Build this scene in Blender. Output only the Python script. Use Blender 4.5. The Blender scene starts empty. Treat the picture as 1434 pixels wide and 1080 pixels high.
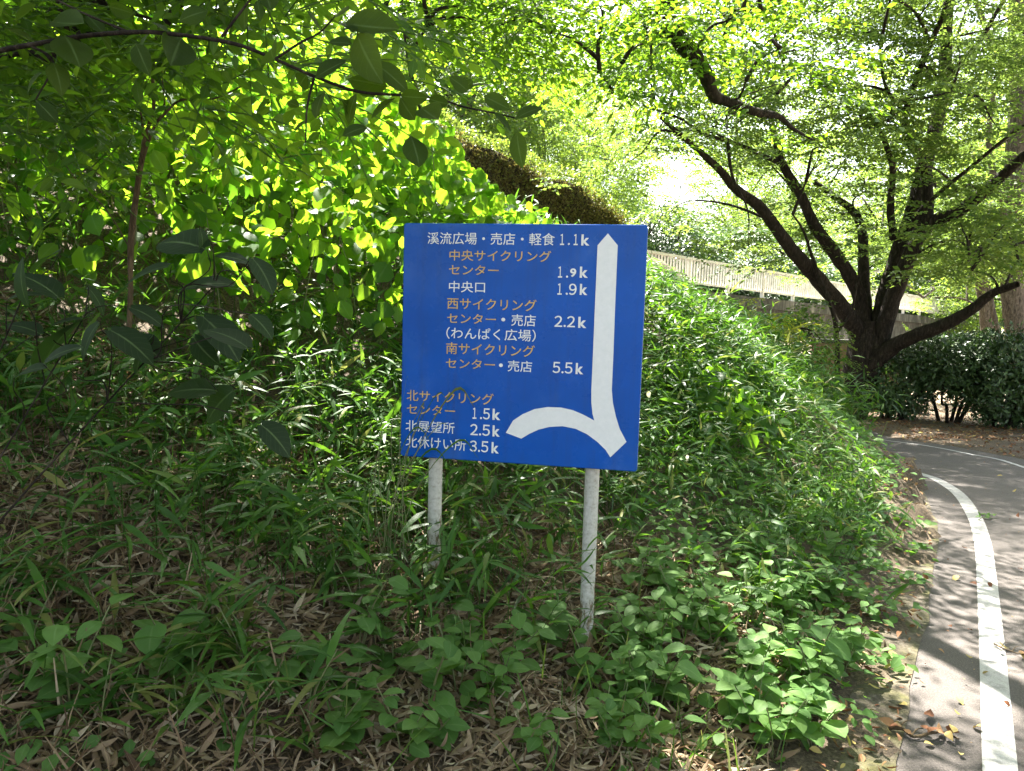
import bpy, math, random
import numpy as np
from mathutils import Matrix, Vector

# ------------------------------------------------------------------ scene, camera, light
S = bpy.context.scene
COL = S.collection
R = math.radians
rng = np.random.default_rng(11)
random.seed(5)

FPX, CX, CY = 1083.0, 717.0, 540.0
PITCH, ROLL = 0.09481, 0.02899
CAM = np.array([0.0, 0.0, 1.55])
_fw = np.array([0, math.cos(PITCH), -math.sin(PITCH)])
_up = np.array([0, math.sin(PITCH), math.cos(PITCH)])
_rt = np.array([1.0, 0, 0])
c_, s_ = math.cos(ROLL), math.sin(ROLL)
RT, UP = c_ * _rt + s_ * _up, -s_ * _rt + c_ * _up
cam_d = bpy.data.cameras.new('camera')
cam = bpy.data.objects.new('camera', cam_d)
COL.objects.link(cam)
cam.matrix_world = Matrix(((RT[0], UP[0], -_fw[0], 0), (RT[1], UP[1], -_fw[1], 0), (RT[2], UP[2], -_fw[2], 1.55), (0, 0, 0, 1)))
cam_d.sensor_width = 36
cam_d.lens = FPX / 1434 * 36
cam_d.clip_start, cam_d.clip_end = 0.05, 1500
S.camera = cam

SUN_EL, SUN_AZ = 57.0, -14.0          # azimuth from +Y towards +X
W = bpy.data.worlds.new("World")
S.world = W
W.use_nodes = True
nt = W.node_tree
sky = nt.nodes.new('ShaderNodeTexSky')
sky.sky_type = 'NISHITA'
sky.sun_disc = False
sky.sun_elevation = R(SUN_EL)
sky.sun_rotation = R(SUN_AZ)
sky.dust_density = 3.0
sky.air_density = 1.0
hs = nt.nodes.new('ShaderNodeHueSaturation'); hs.inputs['Saturation'].default_value = .55
nt.links.new(sky.outputs[0], hs.inputs['Color']); nt.links.new(hs.outputs[0], nt.nodes['Background'].inputs[0])
nt.nodes['Background'].inputs[1].default_value = 0.08
sun_d = bpy.data.lights.new('sun', 'SUN')
sun_d.energy, sun_d.angle, sun_d.color = 5.0, R(0.53), (1, 0.95, 0.86)
sun = bpy.data.objects.new('sun', sun_d)
COL.objects.link(sun)
sv = Vector((math.sin(R(SUN_AZ)) * math.cos(R(SUN_EL)), math.cos(R(SUN_AZ)) * math.cos(R(SUN_EL)), math.sin(R(SUN_EL))))
sun.rotation_euler = sv.to_track_quat('Z', 'Y').to_euler()
sun.location = sv * 60
S.view_settings.view_transform = 'Standard'
S.view_settings.look = 'None'
S.view_settings.gamma = 1
S.view_settings.exposure = 3.15
S.render.engine = 'CYCLES'
S.cycles.max_bounces = 8
S.cycles.diffuse_bounces = 4
S.cycles.glossy_bounces = 2
S.cycles.transmission_bounces = 4
S.cycles.sample_clamp_indirect = 6
S.cycles.use_denoising = True
S.cycles.denoising_input_passes = 'RGB_ALBEDO_NORMAL'


# ------------------------------------------------------------------ helpers
def P(px, py, depth):
    """point of the place seen at a photo position, at a given distance ahead of the camera"""
    d = _fw + RT * (px - CX) / FPX + UP * (CY - py) / FPX
    return CAM + d * depth / d[1]


def tag(o, label=None, cat=None, group=None, kind=None):
    if label: o['label'] = label
    if cat: o['category'] = cat
    if group: o['group'] = group
    if kind: o['kind'] = kind
    return o


def empty(name, loc, rz=0.0):
    o = bpy.data.objects.new(name, None)
    o.empty_display_size = 0.1
    COL.objects.link(o)
    o.location = loc
    o.rotation_euler = (0, 0, rz)
    return o


def norm(v):
    v = np.asarray(v, float)
    return v / (np.linalg.norm(v, axis=-1, keepdims=True) + 1e-9)


class Geo:
    """collects quads, builds ONE mesh object"""
    def __init__(s): s.V, s.F, s.T, s.U, s.M, s.n = [], [], [], [], [], 0

    def add(s, V, F, tint=0.5, uv=None, mi=0):
        V = np.asarray(V, np.float32).reshape(-1, 3)
        F = np.asarray(F, np.int64).reshape(-1, 4)
        s.V.append(V); s.F.append(F + s.n)
        s.T.append(np.broadcast_to(np.asarray(tint, np.float32), (len(V),)))
        s.U.append(np.zeros((len(V), 2), np.float32) if uv is None else np.asarray(uv, np.float32))
        s.M.append(np.full(len(F), mi, np.int32))
        s.n += len(V)

    def mesh(s, name, mats, smooth=True):
        V, F, T, U, M = map(np.concatenate, (s.V, s.F, s.T, s.U, s.M))
        me = bpy.data.meshes.new(name)
        me.vertices.add(len(V)); me.vertices.foreach_set('co', V.ravel())
        me.loops.add(F.size); me.loops.foreach_set('vertex_index', F.ravel().astype(np.int32))
        me.polygons.add(len(F)); me.polygons.foreach_set('loop_start', np.arange(0, F.size, 4, dtype=np.int32))
        for m in (mats if isinstance(mats, (list, tuple)) else [mats]): me.materials.append(m)
        me.polygons.foreach_set('material_index', M)
        me.polygons.foreach_set('use_smooth', np.full(len(F), smooth))
        a = me.attributes.new('tint', 'FLOAT', 'POINT'); a.data.foreach_set('value', T)
        a = me.attributes.new('luv', 'FLOAT2', 'POINT'); a.data.foreach_set('vector', U.ravel())
        me.update(calc_edges=True)
        return me

    def build(s, name, mats, parent=None, smooth=True, loc=None):
        if loc is not None:
            s.V = [v - np.asarray(loc, np.float32) for v in s.V]
        o = bpy.data.objects.new(name, s.mesh(name, mats, smooth))
        COL.objects.link(o)
        if loc is not None: o.location = loc
        if parent is not None: o.parent = parent
        return o


def catmull(P_, n):
    P_ = np.asarray(P_, float)
    if len(P_) < 3: 
        t = np.linspace(0, 1, n + 1)[:, None]
        return P_[0] * (1 - t) + P_[1] * t
    Q = np.vstack([2 * P_[0] - P_[1], P_, 2 * P_[-1] - P_[-2]])
    out = []
    for i in range(1, len(Q) - 2):
        t = np.linspace(0, 1, n, endpoint=False)[:, None]
        a, b, c, d = Q[i - 1], Q[i], Q[i + 1], Q[i + 2]
        out.append(.5 * (2 * b + (c - a) * t + (2 * a - 5 * b + 4 * c - d) * t ** 2 + (3 * b - a - 3 * c + d) * t ** 3))
    return np.vstack(out + [P_[-1:]])


def tube(pts, rad, sides=6, rough=0.0):
    pts = np.asarray(pts, float); n = len(pts)
    rad = np.broadcast_to(np.asarray(rad, float), (n,))
    tan = norm(np.gradient(pts, axis=0))
    ref = np.array([0, 0, 1.0]) if abs(tan[0][2]) < .9 else np.array([1.0, 0, 0])
    V = []
    x = norm(np.cross(ref, tan[0]))
    a = np.arange(sides) * 2 * math.pi / sides
    for i in range(n):
        x = norm(x - tan[i] * np.dot(x, tan[i])); y = np.cross(tan[i], x)
        r = rad[i] * (1 + (rng.normal(0, rough, sides) if rough else 0))
        V.append(pts[i] + (np.cos(a) * r)[:, None] * x + (np.sin(a) * r)[:, None] * y)
    V = np.vstack(V)
    i, j = np.meshgrid(np.arange(n - 1), np.arange(sides), indexing='ij')
    k = (j + 1) % sides
    F = np.stack([i * sides + j, i * sides + k, (i + 1) * sides + k, (i + 1) * sides + j], -1).reshape(-1, 4)
    return V, F


def box(c, half, rot=0.0):
    """closed box, rotated about z"""
    X = np.array([[x, y, z] for z in (-1, 1) for y in (-1, 1) for x in (-1, 1)], float) * np.asarray(half)
    cr, sr = math.cos(rot), math.sin(rot)
    X = np.stack([X[:, 0] * cr - X[:, 1] * sr, X[:, 0] * sr + X[:, 1] * cr, X[:, 2]], 1) + np.asarray(c)
    F = [[0, 2, 3, 1], [4, 5, 7, 6], [0, 1, 5, 4], [2, 6, 7, 3], [0, 4, 6, 2], [1, 3, 7, 5]]
    return X, np.array(F)


def leaf(n=5, w=0.3, peak=0.4, fold=0.25, droop=0.15, tip=1.0, heart=0.0, stalk=0.0):
    """unit-length leaf along +Y, face +Z: V, F, uv"""
    v = np.linspace(0, 1, n)
    k = math.log(.5) / math.log(peak)
    ww = w * np.clip(np.sin(math.pi * v ** k), 0, 1) ** (.8 * tip)
    if heart: ww[0] = w * .45 * heart
    ww = np.maximum(ww, .006)
    z = -droop * v ** 2
    V = np.zeros((n, 3, 3)); U = np.zeros((n, 3, 2))
    yy = v * (1 - stalk) + stalk
    for j, sx in enumerate((-1, 0, 1)):
        V[:, j, 0] = sx * ww; V[:, j, 1] = yy; V[:, j, 2] = z + abs(sx) * ww * fold
        U[:, j, 0] = sx * .5 + .5; U[:, j, 1] = v
        if heart and sx: V[0, j, 1] -= .12 * heart
    F = []
    for i in range(n - 1):
        for j in range(2):
            F.append([i * 3 + j, i * 3 + j + 1, i * 3 + j + 4, i * 3 + j + 3])
    V, U = V.reshape(-1, 3), U.reshape(-1, 2)
    if stalk:
        m = len(V); t = .012
        V = np.vstack([V, [[-t, 0, 0], [t, 0, 0], [t, stalk + .02, -.002], [-t, stalk + .02, -.002]]])
        U = np.vstack([U, [[.5, 0]] * 4]); F.append([m, m + 1, m + 2, m + 3])
    return V, np.array(F), U


def frames(d, up):
    y = norm(d); x = norm(np.cross(y, up)); z = np.cross(x, y)
    return np.stack([x, y, z], -1)


def put(geo, T, pos, rot, sc, tint, mi=0):
    """many copies of template T in one go; rot (k,3,3) with columns x,y,z; sc (k,) or (k,3)"""
    V, F, U = T[:3]
    k, n = len(pos), len(V)
    sc = np.asarray(sc, float)
    sc = sc[:, None] if sc.ndim == 1 else sc
    X = np.einsum('kij,knj->kni', rot, V[None] * sc[:, None, :]) + np.asarray(pos)[:, None, :]
    FF = (F[None] + (np.arange(k) * n)[:, None, None]).reshape(-1, 4)
    t = np.repeat(tint, n).reshape(k, n)
    if len(T) > 3: t = t * .55 + T[3][None] * .45
    geo.add(X.reshape(-1, 3), FF, t.ravel(), np.tile(U, (k, 1)), mi)


def rand_dirs(k, el_mu, el_sd):
    az = rng.uniform(0, 2 * math.pi, k); el = rng.normal(el_mu, el_sd, k)
    return np.stack([np.cos(az) * np.cos(el), np.sin(az) * np.cos(el), np.sin(el)], 1)


def jitter_up(k, s=.35, up=(0, 0, 1)):
    return norm(np.asarray(up) + rng.normal(0, s, (k, 3)))


_ph = np.random.default_rng(3).uniform(0, 6.28, (3, 12))
def fnoise(x, y, s=1.0):
    """cheap smooth 2-d noise, about -1..1"""
    o = 0; amp = 1; tot = 0
    for i in range(6):
        f = s * 1.9 ** i * .5
        a = _ph[0, i]; b = _ph[1, i]
        o = o + amp * np.sin(f * (x * math.cos(a) + y * math.sin(a)) + b * 3 + 1.3 * np.sin(f * .7 * (y * math.cos(a) - x * math.sin(a)) + a)) 
        tot += amp; amp *= .62
    return o / tot * 1.5


def sstep(a, b, x):
    t = np.clip((x - a) / (b - a), 0, 1); return t * t * (3 - 2 * t)


# ------------------------------------------------------------------ materials
def newmat(name):
    m = bpy.data.materials.new(name); m.use_nodes = True
    n = m.node_tree; b = n.nodes['Principled BSDF']
    return m, n, b


def N(n, t, **kw):
    o = n.nodes.new(t)
    for k, v in kw.items(): setattr(o, k, v)
    return o


def ramp(n, src, stops):
    r = N(n, 'ShaderNodeValToRGB')
    e = r.color_ramp.elements
    e[0].position, e[0].color = stops[0][0], (*stops[0][1], 1)
    e[1].position, e[1].color = stops[-1][0], (*stops[-1][1], 1)
    for p, c in stops[1:-1]:
        q = e.new(p); q.color = (*c, 1)
    n.links.new(src, r.inputs[0]); return r.outputs[0]


def noise(n, scale, detail=5, rough=.6, vec=None, dist=0):
    o = N(n, 'ShaderNodeTexNoise'); o.inputs['Scale'].default_value = scale
    o.inputs['Detail'].default_value = detail; o.inputs['Roughness'].default_value = rough
    o.inputs['Distortion'].default_value = dist
    if vec is None:
        g = N(n, 'ShaderNodeNewGeometry'); vec = g.outputs['Position']
    n.links.new(vec, o.inputs['Vector']); return o.outputs['Fac']


def mixc(n, fac, a, b, mode='MIX'):
    o = N(n, 'ShaderNodeMix', data_type='RGBA', blend_type=mode)
    for i, v in ((0, fac), (6, a), (7, b)):
        if isinstance(v, (float, int)): o.inputs[i].default_value = v
        elif isinstance(v, tuple): o.inputs[i].default_value = (*v, 1)
        else: n.links.new(v, o.inputs[i])
    return o.outputs[2]


def bump(n, b, h, strength=.4, dist=.02):
    o = N(n, 'ShaderNodeBump'); o.inputs['Strength'].default_value = strength; o.inputs['Distance'].default_value = dist
    n.links.new(h, o.inputs['Height']); n.links.new(o.outputs[0], b.inputs['Normal'])


def leafmat(name, cols, trans, tmix=.4, rough=.42, veins=False, spec=.35, blotch=True):
    m, n, b = newmat(name)
    a = N(n, 'ShaderNodeAttribute', attribute_name='tint')
    col = ramp(n, a.outputs['Fac'], [(i / (len(cols) - 1), c) for i, c in enumerate(cols)])
    tcol = ramp(n, a.outputs['Fac'], [(i / (len(trans) - 1), c) for i, c in enumerate(trans)])
    if blotch:
        f = noise(n, 35, 3)
        col = mixc(n, .35, col, ramp(n, f, [(.3, (.45, .45, .4)), (.7, (1, 1, 1))]), 'MULTIPLY')
    if veins:
        u = N(n, 'ShaderNodeAttribute', attribute_name='luv')
        sp = N(n, 'ShaderNodeSeparateXYZ'); n.links.new(u.outputs['Vector'], sp.inputs[0])
        d = N(n, 'ShaderNodeMath', operation='SUBTRACT'); n.links.new(sp.outputs[0], d.inputs[0]); d.inputs[1].default_value = .5
        ab = N(n, 'ShaderNodeMath', operation='ABSOLUTE'); n.links.new(d.outputs[0], ab.inputs[0])
        k = N(n, 'ShaderNodeMath', operation='MULTIPLY_ADD'); n.links.new(ab.outputs[0], k.inputs[0]); k.inputs[1].default_value = -.55
        n.links.new(sp.outputs[1], k.inputs[2])
        fr = N(n, 'ShaderNodeMath', operation='MULTIPLY'); n.links.new(k.outputs[0], fr.inputs[0]); fr.inputs[1].default_value = 7
        f2 = N(n, 'ShaderNodeMath', operation='FRACT'); n.links.new(fr.outputs[0], f2.inputs[0])
        side = ramp(n, f2.outputs[0], [(0, (1, 1, 1)), (.09, (0, 0, 0))])
        mid = ramp(n, ab.outputs[0], [(.012, (1, 1, 1)), (.05, (0, 0, 0))])
        v = mixc(n, .45, mid, side, 'ADD')
        col = mixc(n, v, col, mixc(n, .3, col, (.25, .36, .14)))
        bump(n, b, v, .25, .002)
    n.links.new(col, b.inputs['Base Color'])
    b.inputs['Roughness'].default_value = rough
    b.inputs['Specular IOR Level'].default_value = spec
    t = N(n, 'ShaderNodeBsdfTranslucent'); n.links.new(tcol, t.inputs[0])
    mx = N(n, 'ShaderNodeMixShader'); mx.inputs[0].default_value = tmix
    n.links.new(b.outputs[0], mx.inputs[1]); n.links.new(t.outputs[0], mx.inputs[2])
    n.links.new(mx.outputs[0], n.nodes['Material Output'].inputs[0])
    return m


def barkmat(name, c0, c1, c2, scale=1.0, b_=.7):
    m, n, b = newmat(name)
    g = N(n, 'ShaderNodeNewGeometry')
    mp = N(n, 'ShaderNodeMapping'); mp.inputs['Scale'].default_value = (1, 1, .28)
    n.links.new(g.outputs['Position'], mp.inputs[0])
    f = noise(n, 22 * scale, 6, .65, mp.outputs[0], .6)
    f2 = noise(n, 3.5 * scale, 4)
    c = ramp(n, f, [(.3, c0), (.55, c1), (.8, c2)])
    c = mixc(n, .5, c, ramp(n, f2, [(.35, (.5, .5, .45)), (.65, (1.1, 1.1, 1.0))]), 'MULTIPLY')
    n.links.new(c, b.inputs['Base Color']); b.inputs['Roughness'].default_value = .9
    b.inputs['Specular IOR Level'].default_value = .2
    bump(n, b, f, b_, .03)
    return m


G_SASA = leafmat('bamboo_leaf', [(.022, .055, .012), (.036, .10, .018), (.065, .15, .025), (.19, .19, .06)], [(.04, .11, .01), (.10, .25, .015), (.18, .36, .025), (.25, .28, .06)], .34, .45, spec=.25)
G_KUDZU = leafmat('broad_leaf', [(.022, .065, .014), (.045, .115, .02), (.085, .17, .025)], [(.13, .33, .014), (.24, .48, .018), (.42, .64, .03)], .54, .5, True, .22)
G_HERB = leafmat('herb_leaf', [(.055, .125, .032), (.085, .175, .046), (.125, .225, .06)], [(.13, .30, .03), (.20, .42, .04), (.30, .52, .06)], .40, .55, True, .2)
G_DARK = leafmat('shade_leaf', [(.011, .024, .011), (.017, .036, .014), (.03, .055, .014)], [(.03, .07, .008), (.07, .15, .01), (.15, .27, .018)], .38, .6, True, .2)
G_OLIVE = leafmat('olive_leaf', [(.014, .028, .007), (.022, .045, .009), (.035, .06, .012)], [(.06, .115, .008), (.11, .18, .010), (.17, .24, .014)], .5, .6, True, .15)
G_TREE = leafmat('tree_leaf', [(.035, .075, .018), (.055, .115, .022), (.085, .15, .03)], [(.11, .19, .03), (.18, .275, .04), (.29, .37, .06)], .46, .55, spec=.2)
G_NEAR = leafmat('overhead_leaf', [(.03, .07, .015), (.05, .105, .02), (.08, .14, .025)], [(.12, .25, .012), (.20, .37, .016), (.34, .48, .025)], .5, .5, True, .2)
G_FAR = leafmat('far_leaf', [(.06, .12, .03), (.085, .16, .035), (.12, .20, .045)], [(.16, .27, .03), (.25, .37, .04), (.38, .48, .06)], .48, .6, blotch=False)
G_BUSH = leafmat('evergreen_leaf', [(.035, .07, .026), (.06, .11, .038), (.095, .155, .055)], [(.03, .07, .01), (.05, .12, .015), (.1, .2, .02)], .2, .42, spec=.6)
G_HEDGE = leafmat('hedge_leaf', [(.03, .06, .014), (.06, .10, .02), (.10, .15, .03)], [(.09, .17, .02), (.18, .27, .03), (.32, .40, .05)], .38, .5)
G_MAPLE = leafmat('yellowing_leaf', [(.10, .15, .02), (.15, .19, .025), (.22, .24, .03)], [(.42, .52, .02), (.55, .62, .03), (.68, .66, .05)], .5, .5)
D_LEAF = leafmat('dry_leaf', [(.075, .045, .026), (.18, .12, .072), (.31, .225, .145), (.46, .38, .28)], [(.1, .06, .02), (.2, .13, .05), (.25, .18, .08)], .12, .75, spec=.2)
D_RED = leafmat('fallen_brown_leaf', [(.12, .045, .02), (.24, .10, .05), (.36, .22, .11), (.45, .36, .12)], [(.15, .06, .02), (.25, .14, .04)], .12, .7, spec=.2)
B_DARK = barkmat('dark_bark', (.008, .006, .005), (.032, .024, .019), (.11, .088, .07), 1.3, 1.0)
B_PALE = barkmat('pale_bark', (.03, .025, .02), (.12, .10, .085), (.24, .22, .19), 1.2, 1.0)
B_STEM = barkmat('brown_stem', (.05, .035, .02), (.12, .085, .05), (.2, .15, .1), 3)
M_GSTEM, _n, _b = newmat('green_stem'); _b.inputs['Base Color'].default_value = (.10, .13, .04, 1); _b.inputs['Roughness'].default_value = .6
_n.links.new(ramp(_n, noise(_n, 30), [(.3, (.07, .11, .03)), (.7, (.16, .15, .07))]), _b.inputs['Base Color'])

# soil and litter
M_SOIL, n, b = newmat('litter_soil')
f = noise(n, 70, 8, .75); f2 = noise(n, 2.2, 4)
c = ramp(n, f, [(.3, (.03, .021, .014)), (.47, (.09, .065, .042)), (.6, (.19, .145, .095)), (.75, (.32, .26, .18))])
c = mixc(n, .6, c, ramp(n, f2, [(.35, (.55, .5, .45)), (.65, (1.1, 1.05, 1))]), 'MULTIPLY')
g = N(n, 'ShaderNodeNewGeometry'); sp = N(n, 'ShaderNodeSeparateXYZ'); n.links.new(g.outputs['Position'], sp.inputs[0])
mr = N(n, 'ShaderNodeMapRange'); n.links.new(sp.outputs[0], mr.inputs[0]); mr.inputs[1].default_value = 8.5; mr.inputs[2].default_value = 11
f3 = noise(n, 9, 6)
c = mixc(n, mr.outputs[0], c, ramp(n, f3, [(.3, (.30, .24, .17)), (.7, (.46, .39, .29))]))
n.links.new(c, b.inputs['Base Color']); b.inputs['Roughness'].default_value = .95; bump(n, b, f, .8, .03)

# asphalt
M_ROAD, n, b = newmat('asphalt')
f = noise(n, 150, 4, .8); f2 = noise(n, 1.3, 5); f3 = noise(n, 14, 5)
c = ramp(n, f, [(.30, (.022, .018, .016)), (.5, (.070, .059, .053)), (.62, (.125, .108, .098)), (.74, (.25, .225, .20))])
c = mixc(n, .55, c, ramp(n, f2, [(.3, (.72, .68, .66)), (.7, (1.08, 1.04, 1.02))]), 'MULTIPLY')
c = mixc(n, .5, c, ramp(n, f3, [(.35, (.72, .70, .68)), (.6, (1, 1, 1))]), 'MULTIPLY')
vo = N(n, 'ShaderNodeTexVoronoi', feature='DISTANCE_TO_EDGE'); vo.inputs['Scale'].default_value = .8
g = N(n, 'ShaderNodeNewGeometry')
dn = N(n, 'ShaderNodeTexNoise'); dn.inputs['Scale'].default_value = 3; n.links.new(g.outputs['Position'], dn.inputs['Vector'])
mv = N(n, 'ShaderNodeMix', data_type='RGBA', blend_type='LINEAR_LIGHT'); mv.inputs[0].default_value = .25
n.links.new(g.outputs['Position'], mv.inputs[6]); n.links.new(dn.outputs['Color'], mv.inputs[7]); n.links.new(mv.outputs[2], vo.inputs['Vector'])
crk = ramp(n, vo.outputs['Distance'], [(.002, (.35, .33, .3)), (.007, (1, 1, 1))])
c = mixc(n, .18, c, crk, 'MULTIPLY')
n.links.new(c, b.inputs['Base Color']); b.inputs['Roughness'].default_value = .82; bump(n, b, f, .5, .006)

M_LINE, n, b = newmat('line_paint')
f = noise(n, 170, 4, .7); f2 = noise(n, 12, 6, .7)
c = ramp(n, f, [(.3, (.25, .235, .23)), (.6, (.41, .395, .385))])
c = mixc(n, ramp(n, f2, [(.52, (0, 0, 0)), (.68, (.7, .7, .7))]), c, (.17, .155, .15))
n.links.new(c, b.inputs['Base Color']); b.inputs['Roughness'].default_value = .7; bump(n, b, f, .4, .004)

M_KERB, n, b = newmat('mossy_concrete')
f = noise(n, 30, 7, .7); f2 = noise(n, 5, 5)
c = ramp(n, f, [(.3, (.04, .03, .02)), (.5, (.10, .08, .058)), (.75, (.19, .165, .13))])
c = mixc(n, ramp(n, f2, [(.42, (0, 0, 0)), (.62, (.8, .8, .8))]), c, ramp(n, f, [(.3, (.03, .035, .008)), (.7, (.115, .105, .02))]))
n.links.new(c, b.inputs['Base Color']); b.inputs['Roughness'].default_value = .95; bump(n, b, f, .8, .02)

M_CONC, n, b = newmat('stained_concrete')
g = N(n, 'ShaderNodeNewGeometry'); mp = N(n, 'ShaderNodeMapping'); mp.inputs['Scale'].default_value = (1.0, 1.0, .4); n.links.new(g.outputs['Position'], mp.inputs[0])
f = noise(n, 2.2, 8, .75, mp.outputs[0], .8); f2 = noise(n, 5, 7, .7)
c = ramp(n, f, [(.34, (.016, .016, .014)), (.5, (.06, .06, .055)), (.66, (.20, .195, .18))])
c = mixc(n, .5, c, ramp(n, f2, [(.3, (.6, .6, .55)), (.7, (1, 1, 1))]), 'MULTIPLY')
n.links.new(c, b.inputs['Base Color']); b.inputs['Roughness'].default_value = .9; bump(n, b, f2, .4, .02)

M_BRICK, n, b = newmat('reddish_brick')
tc = N(n, 'ShaderNodeTexCoord'); br = N(n, 'ShaderNodeTexBrick'); br.inputs['Scale'].default_value = 1
mp = N(n, 'ShaderNodeMapping'); mp.inputs['Rotation'].default_value = (R(90), 0, 0); n.links.new(tc.outputs['Object'], mp.inputs[0]); n.links.new(mp.outputs[0], br.inputs['Vector'])
br.inputs['Brick Width'].default_value = .23; br.inputs['Row Height'].default_value = .075; br.inputs['Mortar Size'].default_value = .006
br.inputs['Color1'].default_value = (.22, .12, .075, 1); br.inputs['Color2'].default_value = (.30, .20, .13, 1); br.inputs['Mortar'].default_value = (.2, .17, .14, 1)
f = noise(n, 3, 6)
c = mixc(n, .6, br.outputs['Color'], ramp(n, f, [(.3, (.5, .48, .45)), (.7, (1.1, 1.05, 1))]), 'MULTIPLY')
n.links.new(c, b.inputs['Base Color']); b.inputs['Roughness'].default_value = .9

M_RAIL, n, b = newmat('white_railing_paint')
f = noise(n, 6, 6)
n.links.new(ramp(n, f, [(.3, (.55, .52, .47)), (.6, (.76, .74, .70))]), b.inputs['Base Color']); b.inputs['Roughness'].default_value = .5

# sign paints
M_BLUE, n, b = newmat('blue_enamel')
f = noise(n, 4, 6, .6); f2 = noise(n, 60, 5, .7)
c = ramp(n, f, [(.3, (.001, .066, .34)), (.7, (.001, .082, .42))])
c = mixc(n, ramp(n, f2, [(.66, (0, 0, 0)), (.8, (.10, .10, .10))]), c, (.10, .16, .36))
tc = N(n, 'ShaderNodeTexCoord'); mp = N(n, 'ShaderNodeMapping'); mp.inputs['Scale'].default_value = (22, 1, 1.6); n.links.new(tc.outputs['Object'], mp.inputs[0])
c = mixc(n, ramp(n, noise(n, 1, 6, .65, mp.outputs[0]), [(.50, (0, 0, 0)), (.72, (.38, .38, .38))]), c, (.02, .05, .17))
c = mixc(n, ramp(n, noise(n, 3.2, 5, .6), [(.52, (0, 0, 0)), (.8, (.34, .34, .34))]), c, (.10, .20, .46))  # pale cloudy patches: a hazy reflection painted into the blue
n.links.new(c, b.inputs['Base Color']); b.inputs['Roughness'].default_value = .24
n.links.new(ramp(n, noise(n, 7, 5), [(.3, (.17, .17, .17)), (.75, (.42, .42, .42))]), b.inputs['Roughness'])
b.inputs['Specular IOR Level'].default_value = .22

def signpaint(name, c0, c1):
    m, n, b = newmat(name)
    f = noise(n, 45, 5, .7)
    n.links.new(ramp(n, f, [(.3, c0), (.7, c1)]), b.inputs['Base Color']); b.inputs['Roughness'].default_value = .45
    return m
M_WHITE = signpaint('white_sign_paint', (.66, .67, .68), (.74, .74, .75))
M_ORANGE = signpaint('orange_sign_paint', (.50, .29, .06), (.62, .41, .14))
M_EDGE = signpaint('worn_metal_edge', (.25, .28, .33), (.5, .53, .58))

M_POST, n, b = newmat('peeling_white_post')
tc = N(n, 'ShaderNodeTexCoord'); sp = N(n, 'ShaderNodeSeparateXYZ'); n.links.new(tc.outputs['Object'], sp.inputs[0])
f = noise(n, 60, 6, .7, tc.outputs['Object']); pm = N(n, 'ShaderNodeMapping'); pm.inputs['Scale'].default_value = (1, 1, .3); n.links.new(tc.outputs['Object'], pm.inputs[0])
f2 = noise(n, 26, 7, .75, pm.outputs[0])
c = ramp(n, f, [(.3, (.26, .25, .21)), (.5, (.42, .41, .37)), (.75, (.54, .53, .50))])
mr = N(n, 'ShaderNodeMapRange'); n.links.new(sp.outputs[2], mr.inputs[0])
mr.inputs[1].default_value = 0; mr.inputs[2].default_value = .5; mr.inputs[3].default_value = .24; mr.inputs[4].default_value = -.07
ad = N(n, 'ShaderNodeMath', operation='ADD'); n.links.new(f2, ad.inputs[0]); n.links.new(mr.outputs[0], ad.inputs[1])
msk = ramp(n, ad.outputs[0], [(.56, (0, 0, 0)), (.64, (1, 1, 1))])
c = mixc(n, msk, c, ramp(n, f, [(.35, (.05, .04, .02)), (.5, (.13, .09, .04)), (.7, (.22, .13, .06))]))
n.links.new(c, b.inputs['Base Color']); b.inputs['Roughness'].default_value = .6; bump(n, b, f2, .3, .004)


# ------------------------------------------------------------------ terrain and road
def zroad(y): return -0.03 * np.maximum(0, np.asarray(y, float) - 6) + 0 * np.asarray(y, float)


def gp(px, py):
    """photo position -> point on the road surface"""
    d = _fw + RT * (px - CX) / FPX + UP * (CY - py) / FPX
    t = 5.0
    for _ in range(60):
        p = CAM + d * t
        t = (CAM[2] - float(zroad(p[1]))) / -d[2]
    p = CAM + d * t
    return p[:2]


EDGE_PX = [(1252, 1090), (1272, 960), (1290, 880), (1303, 815), (1311, 780), (1306, 725), (1290, 690), (1262, 660)]
LINE_PX = [(1401, 1085), (1392, 950), (1385, 850), (1376, 760), (1362, 720), (1340, 690), (1303, 668), (1268, 659)]
RIGHT_PX = [(1434, 655), (1370, 639), (1300, 625), (1215, 612.5)]
edge = [gp(*p) for p in EDGE_PX]
line = [gp(*p) for p in LINE_PX]
right = [gp(*p) for p in RIGHT_PX]
d0 = norm(edge[1] - edge[0]); d1 = norm(line[2] - line[0])
edge = [edge[0] - d0 * 14, edge[0] - d0 * 6, edge[0] - d0 * 2.5] + edge + [np.array(p) for p in ((4.12, 9.7), (4.05, 10.8), (4.0, 12.2), (4.3, 14.5), (5.6, 19), (8.2, 24.5), (13, 32), (20, 40))]
line = [line[0] - d1 * 14, line[0] - d1 * 6, line[0] - d1 * 2.5] + line + [np.array(p) for p in ((4.42, 9.8), (4.36, 10.9), (4.3, 12.2), (4.6, 14.4), (5.9, 18.8), (8.5, 24.2), (13.3, 31.6), (20.3, 39.7))]
# right-hand line: about two metres from the left-hand one on the near stretch
nr = np.array([d1[1], -d1[0]])
right = [line[0] + nr * 2.6, line[1] + nr * 2.6, line[2] + nr * 2.6, line[3] + nr * 2.55, line[5] + nr * 2.45 ] + right + [np.array(p) for p in ((5.6, 13.2), (6.0, 14.6), (7.6, 18.5), (10.4, 23.5), (15.2, 30.8), (22.3, 38.7))]
edge, line, right = catmull(edge, 6), catmull(line, 6), catmull(right, 6)


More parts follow.
